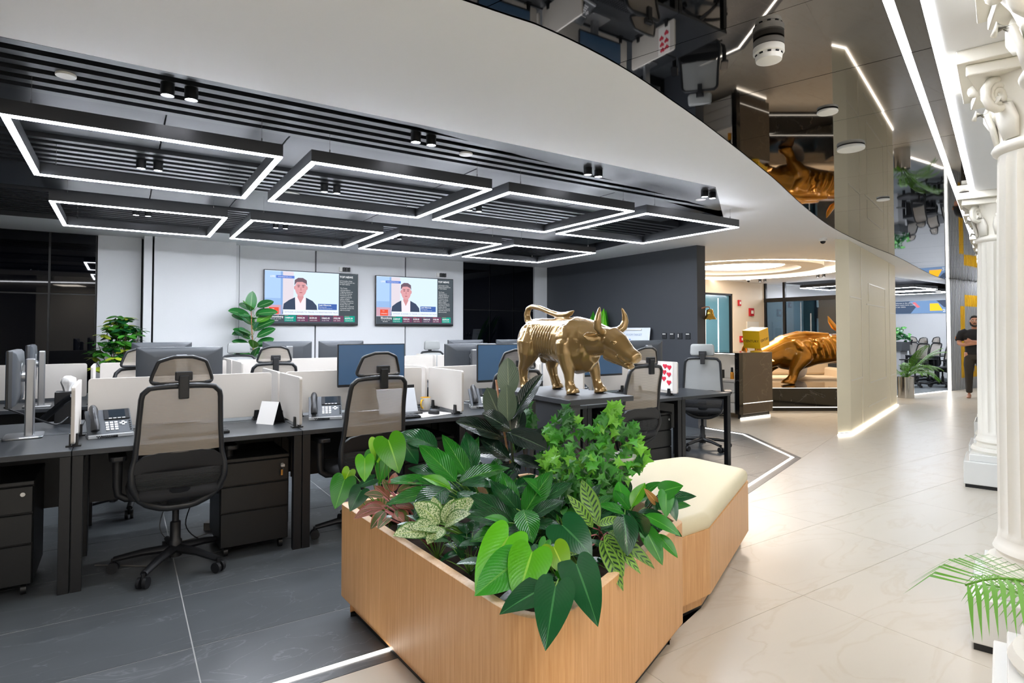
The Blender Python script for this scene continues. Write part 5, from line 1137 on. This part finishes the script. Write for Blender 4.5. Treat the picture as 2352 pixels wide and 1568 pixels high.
# ---- reception counter
brown = marble('brown_marble', '4a4038', '6a5f56', .22, .9, .006, .15); blackmar = marble('black_marble', '0d0e10', '6a6a6c', .08, .8, .006, .2); lam_w = M('white_laminate', 'dcdad6', .4)
rc = empty('reception_counter', (8.10, 5.88, 0)); tag(rc, 'reception counter with brown marble end and white drawers behind', 'counter')
MB().b2(.07, .85, -.03, .05, .085, 1.05).build('marble_end', brown, rc, bev=.003, seg=1); MB().b2(-.02, .07, -.03, .05, .085, 1.05).build('black_edge', blackmar, rc); MB().b2(.075, .85, -.034, -.03, .245, .256).build('light_line', EM('dim_led', 'fff4e4', .8), rc)
MB().b2(-.02, .0, .05, 2.6, 1.035, 1.05).b2(0, .85, .05, 2.6, 1.035, 1.05).build('black_top', blackmar, rc); MB().b2(.78, .85, .05, 2.6, .085, 1.035).build('front_panel', brown, rc)
MB().b2(.05, .80, .0, .05, 0.01, .085).build('plinth', plas_b, rc); MB().b2(.02, .8, -.02, -.012, .004, .03).build('foot_light', EM('foot_led', 'fff4e4', 1.6), rc)
MB().b2(.06, .09, .10, 2.5, 1.025, 1.034).build('shelf_light', EM('shelf_led', 'fff6ea', 6.0), rc); MB().b2(.0, .5, .06, 2.6, .58, .61).build('worktop', lam_w, rc); MB().b2(.5, .52, .06, 2.6, .1, 1.03).build('white_back', lam_w, rc)  # glowing strip under the top is added to brighten the white worktop and drawers
for k in range(4):
    for j in range(3):
        MB().b2(.0, .45, .08 + .62 * k, .08 + .62 * k + .61, .10 + .16 * j, .10 + .16 * j + .152).build('drawer', lam_w, rc, bev=.003, seg=1)
def on_counter(y, x=.25): return (8.10 + x, 5.88 + y, .61)
for i, (y, lab) in enumerate(((.16, 'amber bottle with black cap on the reception worktop, right one'), (.30, 'amber bottle with black cap on the reception worktop, left one'))):
    t = empty('small_bottle', on_counter(y)); tag(t, lab, 'bottle'); MB().lathe([(0, 0), (.028, 0), (.028, .10), (.02, .115), (0, .115)], n=14, cap=False).build('amber_body', M('amber', 'd89020', .25), t, 50); MB().lathe([(0, .115), (.021, .115), (.018, .19), (0, .19)], n=14, cap=False).build('cap', plas_b, t, 50)
t = empty('card_holder', on_counter(.30, .40)); tag(t, 'white card holder with a pink heart card on the reception worktop', 'card holder'); MB().box((0, 0, .11), (.02, .26, .22)).build('stand', fit, t); MB().box((-.0, -.05, .29), (.01, .12, .14)).build('pink_card', M('pink_card', 'e8b8c4', .6), t)
b = MB(); b.rings([[(x, -.05 + a, .28 + c) for a, c in heart(.08)] for x in (-.012, -.006)]); b.build('heart', red, t)
t = empty('tissue_box', on_counter(.62)); tag(t, 'black tissue box on the reception worktop', 'tissue box'); MB().box((0, 0, .07), (.14, .24, .14)).build('box', plas_b, t); MB().tube([(0, 0, .14), (0, .01, .19), (0, .02, .24)], [.05, .04, .012], 8).build('tissue', paper, t)
# yellow cube
yc = empty('yellow_cube', (8.66, 5.95, 1.05)); tag(yc, 'yellow gift cube with lettering on the reception counter', 'box'); yel = M('yellow_card', 'f2c21c', .4)
th = YAW; Mq = Matrix.Rotation(R(-8), 3, fw) @ Matrix.Rotation(R(9), 3, rt) @ RZ(-th + R(38)); a_ = .145
cz = Vector((0, 0, .235)); cb = MB(); cb.box(tuple(cz), (2 * a_,) * 3, mat=Mq); cb.build('cube', yel, yc, bev=.003, seg=1); MB().lathe([(0, 0), (.09, 0), (.09, .02), (.02, .03), (.02, .1), (0, .1)], n=18, cap=False).build('stand', yel, yc)
ink = M('dark_print', '6b4c1c', .5)
for nx in ((0, -1, 0), (-1, 0, 0)):
    f_ = Mq @ face(nx); n_ = (Mq @ Vector(nx)); pos = cz + n_ * (a_ + .001) + f_ @ Vector((0, -.045, 0)); text('CENTURY', .055, pos, f_, ink, yc, 'lettering', 'CENTER', .0008)
# bell on the partition end
be = empty('brass_bell', (7.0, 5.66, 1.72)); tag(be, 'small brass bell on a bracket at the end of the charcoal wall', 'bell'); brass = M('brass', 'd8a84a', .18, 1.0)
bx = MB().tube([(-.03, .0, 0), (.02, -.04, .02), (.06, -.06, .02), (.075, -.06, -.01)], [.012, .008, .007, .006], 8).build('bracket', M('copper', 'b87a5a', .3, 1), be, 180)
MB().lathe([(0, -.01), (.03, -.012), (.045, -.03), (.05, -.07), (.062, -.115), (.088, -.15), (.090, -.158), (.08, -.155), (0, -.14)], (.075, -.06, 0), 28, False).build('bell_cup', brass, be, 60); MB().ball((.075, -.06, -.155), .013).build('clapper', brass, be, 180)
# ---- bull platform and the golden bull
pf0 = at(1850, 762, 10.95); pf = empty('statue_platform', (pf0.x, pf0.y, 0), -YAW); tag(pf, 'polished black marble platform under the golden bull', 'platform')
PFP = [(-1.15, -.55), (.58, -.55), (1.12, .3), (1.12, 1.15), (-1.15, 1.15)]
MB().prism(PFP, .05, .40).build('marble_block', blackmar, pf, bev=.003, seg=1); MB().prism(inset(PFP, .02), 0, .05).build('shadow_base', plas_b, pf)
led_d = EM('dim_led', 'fff4e4', .8)
MB().b2(-1.15, .58, -.556, -.551, .06, .075).build('lower_light', led_d, pf); MB().b2(-1.15, .58, -.556, -.54, .396, .403).build('upper_light', led_d, pf)
gold = M('dark_gold', 'a8741c', .30, .8, coat=.7, noise=.55, nscale=6)
g2 = empty('golden_bull_statue', (pf0.x, pf0.y, .405)); p_ = at(1876, 762, 11.4); g2.location = (p_.x, p_.y, .405); g2.rotation_euler = (0, 0, math.atan2(-rt.y, -rt.x)); tag(g2, 'large dark golden bull statue with ribbed flank on the black platform', 'statue')
gb = fuse(bull_mb((.32, .10, .0, .2), 0, .024, .30, 1, .55), 'body', gold, g2, .012, 12); flank(gb, -.34, .20, .085, .024); gb.scale = (1.5, 1.3, .95)
# sofa behind the bull
sf = at(1820, 762, 12.6); so_ = empty('sofa', (sf.x, sf.y, 0), -YAW); tag(so_, 'beige sofa seen behind the legs of the golden bull', 'sofa'); bei = M('beige_fabric', 'c9b79c', .8, noise=.06, nscale=80)
MB().b2(-.9, .9, -.4, .4, .12, .45).build('seat', bei, so_, bev=.04); MB().b2(-.9, .9, .25, .45, .45, .85).build('backrest', bei, so_, bev=.05)
for s in (-1, 1): MB().b2(s * .9 - .1, s * .9 + .1, -.4, .45, .12, .62).build('armrest', bei, so_, bev=.04)
for x in (-.7, .7):
    for y in (-.3, .3): MB().b2(x - .03, x + .03, y - .03, y + .03, 0, .12).build('foot', plas_b, so_)
ch_ = at(1832, 762, 12.25); cs_ = MB().ball((0, 0, 0), (.30, .10, .22), 16, 10).build('cushion', M('patterned_cushion', 'd8cfc4', .8, noise=.3, nscale=40), None, 180); cs_.location = (ch_.x, ch_.y, .62); tag(cs_, 'pale patterned cushion on the beige sofa', 'cushion')
# ---- back wall of the reception: door, cream wall, small fittings
warm_w = M('warm_cream_paint', 'e9ddca', .6); 
MB().b2(7.1, 11.40, 9.28, 9.42, 0, ZCEIL).build('wall_panel', warm_w, wb); MB().b2(12.60, 13.95, 9.28, 9.42, 0, ZCEIL).build('wall_panel', warm_w, wb); MB().b2(11.40, 12.60, 9.28, 9.42, 2.32, ZCEIL).build('wall_panel', warm_w, wb)
dr = MB().b2(11.40, 12.60, 9.36, 9.40, 0, 2.32).build('door_1', M('blue_glass', '5f93ad', .1, spec=.6)); struct(dr, 'blue glass door in the cream wall behind the reception', 'door')
for x0, x1, z0, z1 in ((11.40, 11.45, 0, 2.32), (12.55, 12.60, 0, 2.32), (11.40, 12.60, 2.28, 2.32)): MB().b2(x0, x1, 9.30, 9.36, z0, z1).build('door_frame', black_m, dr)
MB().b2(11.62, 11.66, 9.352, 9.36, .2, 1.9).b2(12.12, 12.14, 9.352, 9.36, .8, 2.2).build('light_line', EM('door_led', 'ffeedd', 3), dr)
redp = M('red_plastic', 'c0202a', .35)
for (x, z, w_, h_, lab) in ((12.82, 2.10, .09, .15, 'red alarm strobe high on the cream wall'), (13.30, 1.88, .17, .20, 'red fire alarm box on the cream wall'), (12.88, 1.20, .09, .16, 'red call point low on the cream wall')):
    t = empty('fire_alarm', (x, 9.28, z)); tag(t, lab, 'fire alarm'); MB().b2(-w_ / 2, w_ / 2, -.05, -.001, -h_ / 2, h_ / 2).build('case', redp, t, bev=.008); MB().b2(-w_ / 4, w_ / 4, -.056, -.05, -h_ / 5, h_ / 5).build('white_label', fit, t)
t = empty('picture_frame', (13.36, 9.28, 1.32)); tag(t, 'white framed notice with a grey square on the cream wall', 'picture'); MB().b2(-.24, .24, -.03, -.001, -.32, .32).build('frame', fit, t, bev=.004); MB().b2(-.13, .13, -.033, -.03, -.08, .16).build('grey_print', M('grey_print', '77828c', .6, noise=.5, nscale=60), t)
# ---- glass partition and the dark rooms behind the golden bull
gpn = empty('glass_partition', (13.9, 9.28, 0)); tag(gpn, 'black framed glass partition behind the golden bull', 'partition')
MB().b2(-.04, .04, -2.75, 0, 2.14, 2.24).build('head_rail', black_m, gpn)
for y in (-.02, -.55, -1.9, -2.75): MB().b2(-.03, .03, y - .03, y + .03, 0, ZCEIL).build('post', black_m, gpn)
tint = GL('smoked_glass', '9fb0b8')
for y0, y1 in ((-.55, -.02), (-1.9, -.55), (-2.75, -1.9)): MB().b2(-.005, .005, y0 + .03, y1 - .03, .02, 2.14).build('pane', tint, gpn)
o = MB().b2(15.9, 16.0, 7.5, 9.42, 0, 2.3).build('wall_inner', M('dark_blue_glass', '1d2a34', .06, spec=.7)); struct(o, 'dark blue glass wall seen through the partition', 'wall')
for y in (9.0, 8.3, 7.6): MB().b2(15.86, 15.9, y - .02, y + .02, 0, 2.3).build('post', fit, o)
for i, y in enumerate((9.05, 8.5)):
    t = MB().b2(15.80, 15.83, y - .24, y + .24, 1.75, 2.05).build('wall_screen', M('dark_screen', '20262a', .15)); tag(t, f'small dark framed panel hanging behind the glass, {"left" if i == 0 else "right"} one', 'panel')
for i, (x, y) in enumerate(((12.6, 8.4), (12.6, 7.0), (13.0, 6.1))):
    for j in (0, 1): put(sp, (x, y + .13 * j, ZCEIL), 0, f'black cylinder spotlight by the glass partition, {["rear","middle","front"][i]} pair, {["near","far"][j]} one')
put(lf, (15.0, 7.9, 2.485), 0, 'glowing pendant frame behind the glass partition')
# ---- far meeting zone
mf = MB().prism([(14.0, 6.16), (20.5, 6.10), (20.5, 9.3), (14.0, 9.3)], .0, .003).build('floor_carpet', M('grey_carpet', '6e7478', .9, noise=.15, nscale=200)); struct(mf, 'grey carpet of the far meeting zone', 'floor')
ledline('floor_light_strip', [(13.9, 6.15), (16.15, 6.09)], .04, .002, led_f, 'white light line in the floor beside the far potted palm', .006)
t = MB().b2(16.12, 16.15, 6.02, 6.05, 0, ZCEIL).build('vertical_light_strip', led_f); tag(t, 'vertical white light strip at the edge of the slatted grey wall', 'light strip')
o = MB().b2(20.5, 20.6, 6.0, 9.42, 0, ZCEIL).build('wall_meeting', wall_w); struct(o, 'pale wall of the far meeting zone with a long banner screen', 'wall')
sc_ = empty('banner_screen', (20.5, 8.4, 2.14)); tag(sc_, 'long banner screen with blue and yellow shapes in the far meeting zone', 'screen')
MB().b2(-.04, -.001, -.9, .75, -.19, .19).build('panel', EM('ban_bg', '5d7799', .8), sc_)
def bshape(pts, c, k): b = MB(); b.rings([[(x, y, z) for y, z in pts] for x in (-.041 - .001 * k, -.04)]); b.build('printed_shape', EM('ban_' + c, c, .8), sc_)
bshape([(.75, -.19), (.75, .19), (.28, .19), (.1, 0), (.25, -.19)], '39465a', 1); bshape([(-.28, -.12), (-.28, .1), (-.5, .1), (-.62, -.12)], 'e0a52a', 2); bshape([(-.45, .19), (-.9, .19), (-.9, -.05), (-.65, -.02)], '3c4658', 1); bshape([(.2, .14), (.12, .16), (-.02, -.0), (.06, -.02)], 'b0626a', 2)
F = face((-1, 0, 0)); text('2:', .12, (-.044, -.62, -.16), F, E_('txt', 'f2f4f8'), sc_, 'screen_text', bold=.003)
for i, l in enumerate(('Welcome to the office', 'where every move counts', 'for our clients')): text(l, .055, (-.044, .70, .12 - .06 * i), F, E_('txt', 'f2f4f8'), sc_, 'screen_text')
# slatted wall with yellow bands
sl = MB().b2(16.2, 19.2, 6.07, 6.10, 0, ZCEIL).build('wall_slatted', M('slat_back', '55595c', .6)); struct(sl, 'grey wall of narrow upright slats with yellow bands behind the standing man', 'wall')
sg, sy = MB(), MB(); x = 16.22
def yb(x, z): return (17.05 <= x <= 18.6 and 2.0 <= z <= 2.28) or (16.82 <= x <= 17.08 and .28 <= z <= 2.0) or (17.55 <= x <= 17.8 and .28 <= z <= .55) or (17.08 < x < 18 and .28 <= z <= .42)
while x < 19.1:
    zs_ = [0, .28, .42, .55, 2.0, 2.28, ZCEIL]
    for z0, z1 in zip(zs_, zs_[1:]): (sy if yb(x + .02, (z0 + z1) / 2) else sg).b2(x, x + .045, 6.02, 6.07, z0, z1)
    x += .085
a = sg.build('grey_slats', M('slat_grey', 'a9adb0', .5), sl); a['kind'] = 'stuff'; a = sy.build('yellow_slats', M('slat_yellow', 'e8b51c', .5), sl); a['kind'] = 'stuff'
# far chairs and tables
fi = 0
for (px, d, rz, lab) in ((2100, 15.0, 60, 'mesh chair behind the palm in the far meeting zone'), (2130, 16.0, 55, 'mesh chair in the middle of the far meeting zone'), (2163, 15.0, 50, 'mesh chair beside the vertical light strip'), (2115, 17.2, 240, 'mesh chair beyond the far table')):
    p = at(px, 762, d); put(ch, (p.x, p.y, 0), R(rz), lab)
p = at(2150, 762, 16.4); desk(p.x - .9, p.x + .9, p.y - .4, p.y + .4, 'dark table among the chairs of the far meeting zone', 1)
for i, (x, y) in enumerate(((15.4, 7.0), (17.0, 7.5), (18.7, 7.8))):
    if i: put(lf, (x, y, 2.485), 0, f'glowing pendant frame in the far meeting zone, {["","near","rear","side"][i]} one')
wp = at(2062, 762, 16.8)
pb = empty('plant_box', (wp.x, wp.y, 0)); tag(pb, 'grey plant box on a post beside the far meeting zone', 'planter'); MB().b2(-.25, .25, -.2, .2, .85, 1.1).build('box', M('slat_back'), pb); MB().b2(-.2, .2, -.15, .15, 0, .85).build('post', wall_w, pb)
bush = plant('wall_plant', (wp.x, wp.y, 1.1), 'leafy green plant in the grey box of the far meeting zone', 'far plants')
for k in range(90):
    a, e, r_ = random.uniform(0, 2 * PI), random.uniform(-.3, 1.3), random.uniform(.1, .26); q = Vector((math.cos(a) * math.cos(e) * r_, math.sin(a) * math.cos(e) * r_, .12 + math.sin(e) * r_ * 1.2)) + bush.location
    leaf(bush, LM('broad', g_dark if k % 3 else g_mid), q, q + Vector((random.uniform(-1, 1), random.uniform(-1, 1), random.uniform(-.8, .4))).normalized() * .13, None, 1.2)
# ---- palms
palm_g = leafmat('leaf_palm', '568f24', '', .1, .4); palm_d = leafmat('leaf_palm_dark', '2f6a2c', '', .1, .4)
def frond(p, base, az, L, rise, arch, mat, n=26, ll=.30, wd=.011, hang=.5):
    d = Vector((math.cos(az), math.sin(az), 0)); s_ = Vector((-d.y, d.x, 0)); b = MB(); pts = []
    for k in range(15):
        t = k / 14; pts.append(Vector(base) + d * L * t * (1 - .12 * t) + Vector((0, 0, L * (rise * t - arch * t * t))))
    b.tube(pts, [.006 * (1 - .8 * k / 14) + .001 for k in range(15)], 5)
    for k in range(n):
        t = .22 + .77 * k / (n - 1); i = min(13, int(t * 14)); q = pts[i].lerp(pts[i + 1], t * 14 - i); tg = (pts[i + 1] - pts[i]).normalized(); l = ll * L * (1 - .55 * abs(t - .45) / .55)
        for s in (-1, 1):
            dr_ = (s_ * s + tg * .75 + Vector((0, 0, .15))).normalized(); e1 = q + dr_ * l * .55; e2 = q + dr_ * l + Vector((0, 0, -hang * l * .6)); wv = tg.cross(dr_).cross(dr_).normalized() * wd * L
            o = len(b.v); b.v += [tuple(q - wv * .3), tuple(q + wv * .3), tuple(e1 + wv), tuple(e1 - wv), tuple(e2)]; b.f += [(o, o + 1, o + 2, o + 3), (o + 3, o + 2, o + 4)]
    me = b.mesh('frond', mat, 'raw'); uvl = me.uv_layers.new(name='UVMap'); me.shade_smooth(); return ob('frond', me, p)
def palm(loc, label, spec, pot, mat=palm_g, group='potted palms', **k):
    p = plant('potted_palm', loc, label, group)
    for (az, L, rise, arch) in spec: frond(p, (0, 0, pot), R(az), L, rise, arch, mat, **k)
    return p
pot = empty('steel_pot', (13.75, 5.93, 0)); tag(pot, 'polished steel pot of the palm beyond the cream pylon', 'plant pot'); MB().lathe([(0, 0), (.15, 0), (.15, .44), (.14, .44), (.135, .40), (0, .40)], n=36, cap=False).build('steel_wall', M('polished_steel', 'c4c4c2', .15, 1), pot, 40)
palm((13.75, 5.93, .40), 'palm in the steel pot beyond the cream pylon', [(200, .6, 1.2, .7), (250, .75, 1.2, .9), (290, .7, 1.1, .8), (330, .7, 1.0, .9), (20, .6, 1.2, .7), (230, .6, 1.5, .5), (300, .7, 1.5, .6), (100, .6, 1.2, .6), (270, .7, .9, .9), (310, .8, 1.4, .7), (190, .6, .8, .6), (345, .6, .8, .7), (240, .7, 1.7, .7)], 0.0)
# foreground palm at the right edge
fp = at(2790, 762, 1.28); pt = empty('white_pot', (fp.x, fp.y, 0)); tag(pt, 'white pot of the palm at the right edge of the view', 'plant pot'); MB().lathe([(0, 0), (.12, 0), (.15, .45), (.14, .45), (.135, .42), (0, .42)], n=32, cap=False).build('pot_wall', gloss_w, pt, 40)
la = math.degrees(math.atan2(-rt.y, -rt.x))
palm((fp.x, fp.y, .32 + .1), 'palm at the right edge with fronds reaching into view', [(la + 2, .64, 1.62, .95), (la - 40, .45, 1.5, .8), (la + 60, .4, 1.7, .9), (la + 110, .4, 1.7, .9), (la - 90, .45, 1.6, .9)], 0.0, ll=.42, n=24, wd=.0075, hang=.8)
# ---- shrubs at the back wall
c = Vector((-.03, 8.72, 0)); sch = plant('schefflera', tuple(c), 'bushy umbrella tree in front of the grey wall beside the black window', 'plants along the back wall')
pot_d = M('dark_pot', '2b2c2e', .5)
t = empty('plant_pot', (-.03, 8.72, 0)); tag(t, 'dark pot of the umbrella tree', 'plant pot'); MB().lathe([(0, 0), (.15, 0), (.18, .55), (.165, .55), (.16, .5), (0, .5)], n=28, cap=False).build('pot_wall', pot_d, t, 40)
g_sch = leafmat('leaf_schefflera', '3c8428', '86b858', .1, .3); g_schy = leafmat('leaf_schefflera_yellow', 'b4c83a', 'dce07a', .1, .3)
for k in range(95):
    a, e = random.uniform(0, 2 * PI), random.uniform(-.4, 1.35); r_ = random.uniform(.14, .30); h = 1.08 + .48 * math.sin(e) * random.uniform(.7, 1.1)
    q = c + Vector((math.cos(a) * math.cos(e) * r_, math.sin(a) * math.cos(e) * r_ * .8, h))
    n_ = 5 + k % 3; mm = g_schy if k % 9 == 0 else (g_dark if k % 4 == 0 else g_sch); out = Vector((math.cos(a), math.sin(a), .2))
    for j in range(min(n_, 5 if k > 45 else 6)):
        b_ = 2 * PI * j / n_ + a; dd = Vector((math.cos(b_), math.sin(b_), -.35 + .3 * math.cos(b_ - a))); leaf(sch, LM('oval', mm), q, q + dd.normalized() * random.uniform(.09, .13), UP * .8 + out * .6, 1.0)
    if k % 6 == 0: MB().tube([(0, 0, .5), (q - c) * .5 + Vector((0, 0, .3)), q - c], [.008, .006, .003], 5).build('stem', s_brown, sch)
c = Vector((1.50, 8.80, 0)); fic = plant('fiddle_rubber_plant', tuple(c), 'tall rubber plant with big leaves left of the first television', 'plants along the back wall')
t = empty('plant_pot', (1.50, 8.80, 0)); tag(t, 'dark pot of the tall rubber plant', 'plant pot'); MB().lathe([(0, 0), (.14, 0), (.17, .5), (.155, .5), (.15, .46), (0, .46)], n=28, cap=False).build('pot_wall', pot_d, t, 40)
g_fic = leafmat('leaf_ficus', '2a7032', '8cb47c', .1, .18, trans=.12); g_ficl = leafmat('leaf_ficus_light', '5a9a34', 'b0cc8c', .1, .25)
MB().tube([(0, 0, .46), (.02, 0, .9), (-.02, 0, 1.4), (-.04, -.02, 1.75)], [.014, .011, .008, .005], 7).build('trunk', M('cane'), fic, 180)
leaf(fic, LM('oval', g_fic), c + Vector((-.05, -.05, 1.66)), c + Vector((-.03, -.06, 1.94)), (-.3, -1, .2), 1.1)
for k in range(30):
    h = .95 + .75 * k / 29; a = k * 2.4; e = random.uniform(-.15, .75); a += random.uniform(-.5, .5); d_ = Vector((math.cos(a), math.sin(a) * .7, e)).normalized(); b_ = c + Vector((0, 0, h)) + d_ * .05
    leaf(fic, LM('oval', g_ficl if k % 7 == 0 else g_fic), b_, b_ + d_ * random.uniform(.22, .30), UP * .9 + Vector((0, -.8, 0)), 1.25, c + Vector((0, 0, h - .03)), s_green, .003)
c = Vector((6.54, 7.46, 0)); t_ = plant('corner_plant', tuple(c), 'bright strap-leaved plant above the bull neck in front of the charcoal wall', 'plants along the back wall'); tp = empty('plant_pot', tuple(c)); tag(tp, 'dark pot of the strap-leaved plant', 'plant pot'); MB().lathe([(0, 0), (.14, 0), (.17, .6), (.155, .6), (.15, .56), (0, .56)], n=24, cap=False).build('pot_wall', pot_d, tp, 40)
for k in range(14):
    a = k * 2.4; b_ = c + Vector((math.cos(a) * .04, math.sin(a) * .04, .56)); leaf(t_, LM('lance', g_mid if k % 2 else g_bright), b_, b_ + Vector((math.cos(a) * .11, math.sin(a) * .11, .9 + .15 * (k % 3))), Vector((-1, -1, .3)), .6)
# ================================================================ STANDING MAN
mp_ = at(2239, 762, 12.45); mn = empty('person', (mp_.x, mp_.y, 0)); toward = Vector((-mp_.x, -mp_.y, 0)).normalized(); mn.rotation_euler = (0, 0, math.atan2(toward.y, toward.x)); tag(mn, 'bearded man in black t-shirt and dark trousers standing with arms crossed', 'person')
skin = M('skin', 'b9846a', .55, noise=.05, nscale=30); shirt = M('black_shirt', '16171a', .8, noise=.2, nscale=80); trous = M('olive_trousers', '37322c', .85, noise=.15, nscale=80); hairm = M('dark_hair', '14110f', .7); 
# local axes: +X is where he looks, +Y his left
b = MB()
b.ball((.015, 0, 1.60), (.095, .075, .115), 18, 14); b.ball((.03, 0, 1.545), (.07, .06, .07), 14, 10); b.tube([(-.01, 0, 1.36), (0, 0, 1.50)], [.06, .055], 12); b.tube([(.10, 0, 1.625), (.118, 0, 1.585), (.105, 0, 1.575)], [.010, .016, .012], 8)
for s in (-1, 1): b.ball((.0, s * .078, 1.595), (.02, .012, .032), 8, 6)
b.tube([(0, 0, .92), (0, 0, 1.1), (0, 0, 1.3), (-.01, 0, 1.42)], [(.15, .10), (.15, .10), (.18, .11), (.12, .08)], 16, up=(1, 0, 0))
for s in (-1, 1):
    f_ = s * .02
    b.tube([(-.01, s * .16, 1.385), (-.01, s * .225, 1.33), (.0, s * .262, 1.22), (.04, s * .262, 1.13), (.13, s * .20, 1.13 + f_), (.185, s * .06, 1.15 + f_), (.19, -s * .06, 1.165 + f_)], [.05, .056, .05, .043, .042, .034, .028], 10)
    hb = Vector((.185, -s * .09, 1.17 + f_)); b.ball(hb, (.022, .045, .04), 10, 8)
    for q in range(4): b.tube([hb + Vector((.0, -s * .02, .024 - .017 * q)), hb + Vector((.012, -s * .06, .024 - .018 * q)), hb + Vector((-.004, -s * (.095 - .006 * abs(q - 1)), .022 - .018 * q))], [.010, .009, .007], 6)
    b.tube([hb + Vector((0, s * .015, .03)), hb + Vector((.01, -s * .02, .055)), hb + Vector((.01, -s * .045, .058))], [.011, .010, .008], 6)
    y = s * .10
    b.tube([(0, y, .95), (.01, y * 1.05, .70), (.015, y * 1.1, .50), (-.01, y * 1.1, .34), (-.005, y * 1.1, .10)], [.09, .08, .055, .052, .036], 12); b.tube([(-.045, y * 1.1, .045), (.03, y * 1.15, .045), (.13, y * 1.25, .026), (.20, y * 1.3, .018)], [(.034, .038), (.04, .042), (.045, .024), (.030, .014)], 10, up=(0, 0, 1))
bd = fuse(b, 'body', skin, mn, .012, 4); bd.scale = (1.0, 1.0, 1.0)
b = MB(); b.tube([(0, 0, .90), (0, 0, 1.0), (0, 0, 1.15), (0, 0, 1.30), (-.01, 0, 1.40), (-.01, 0, 1.44)], [(.178, .125), (.172, .122), (.178, .128), (.205, .135), (.17, .105), (.085, .075)], 20, up=(1, 0, 0))
for s in (-1, 1): b.tube([(-.01, s * .13, 1.39), (-.01, s * .225, 1.345), (0, s * .268, 1.23), (.015, s * .27, 1.19)], [.075, .078, .068, .066], 12)
fuse(b, 'tshirt', shirt, mn, .014, 4)
b = MB(); b.tube([(0, 0, .96), (0, 0, .86), (0, 0, .80)], [(.16, .115), (.178, .125), (.15, .12)], 18, up=(1, 0, 0))
for s in (-1, 1): b.tube([(0, s * .085, .88), (.01, s * .105, .70), (.015, s * .112, .50), (-.01, s * .112, .32), (-.005, s * .112, .10)], [.10, .095, .075, .066, .056], 14)
fuse(b, 'trousers', trous, mn, .014, 3)
b = MB(); b.ball((-.012, 0, 1.645), (.095, .082, .085), 16, 10); b.ball((.045, 0, 1.695), (.05, .065, .03), 12, 8)
fuse(b, 'hair', hairm, mn, .01, 3)
b = MB(); b.tube([(.03, -.07, 1.58), (.065, -.06, 1.53), (.095, -.03, 1.505), (.10, 0, 1.50), (.095, .03, 1.505), (.065, .06, 1.53), (.03, .07, 1.58)], .02, 8); b.tube([(.098, -.03, 1.548), (.112, 0, 1.553), (.098, .03, 1.548)], .009, 6); fuse(b, 'beard', hairm, mn, .008, 2)
for s in (-1, 1):
    MB().ball((.098, s * .032, 1.612), (.008, .014, .009), 8, 6).build('eye', M('eye_white', 'e8e4de', .3), mn, 180); MB().ball((.105, s * .032, 1.612), (.003, .006, .006), 6, 5).build('iris', hairm, mn); MB().tube([(.10, s * .015, 1.632), (.10, s * .035, 1.637), (.09, s * .052, 1.630)], .005, 5).build('eyebrow', hairm, mn)
g = MB()
for s in (-1, 1): g.tube([(.116, s * .034 + .026 * math.cos(a), 1.610 + .021 * math.sin(a)) for a in [2 * PI * k / 16 for k in range(16)]], .0018, 5, close=True); g.tube([(.114, s * .058, 1.615), (.0, s * .082, 1.615)], .0018, 5)
g.tube([(.117, -.009, 1.612), (.117, .009, 1.612)], .0018, 5); g.build('glasses', M('thin_wire', '9a8a70', .3, .8), mn)
MB().box((.133, .10, 1.33), (.004, .09, .014)).build('shirt_print', M('print_white', 'c9c9c4', .6), mn); MB().ball((.03, -.325, 1.255), (.03, .008, .028)).build('sleeve_badge', M('badge_orange', 'c87a3a', .6), mn)
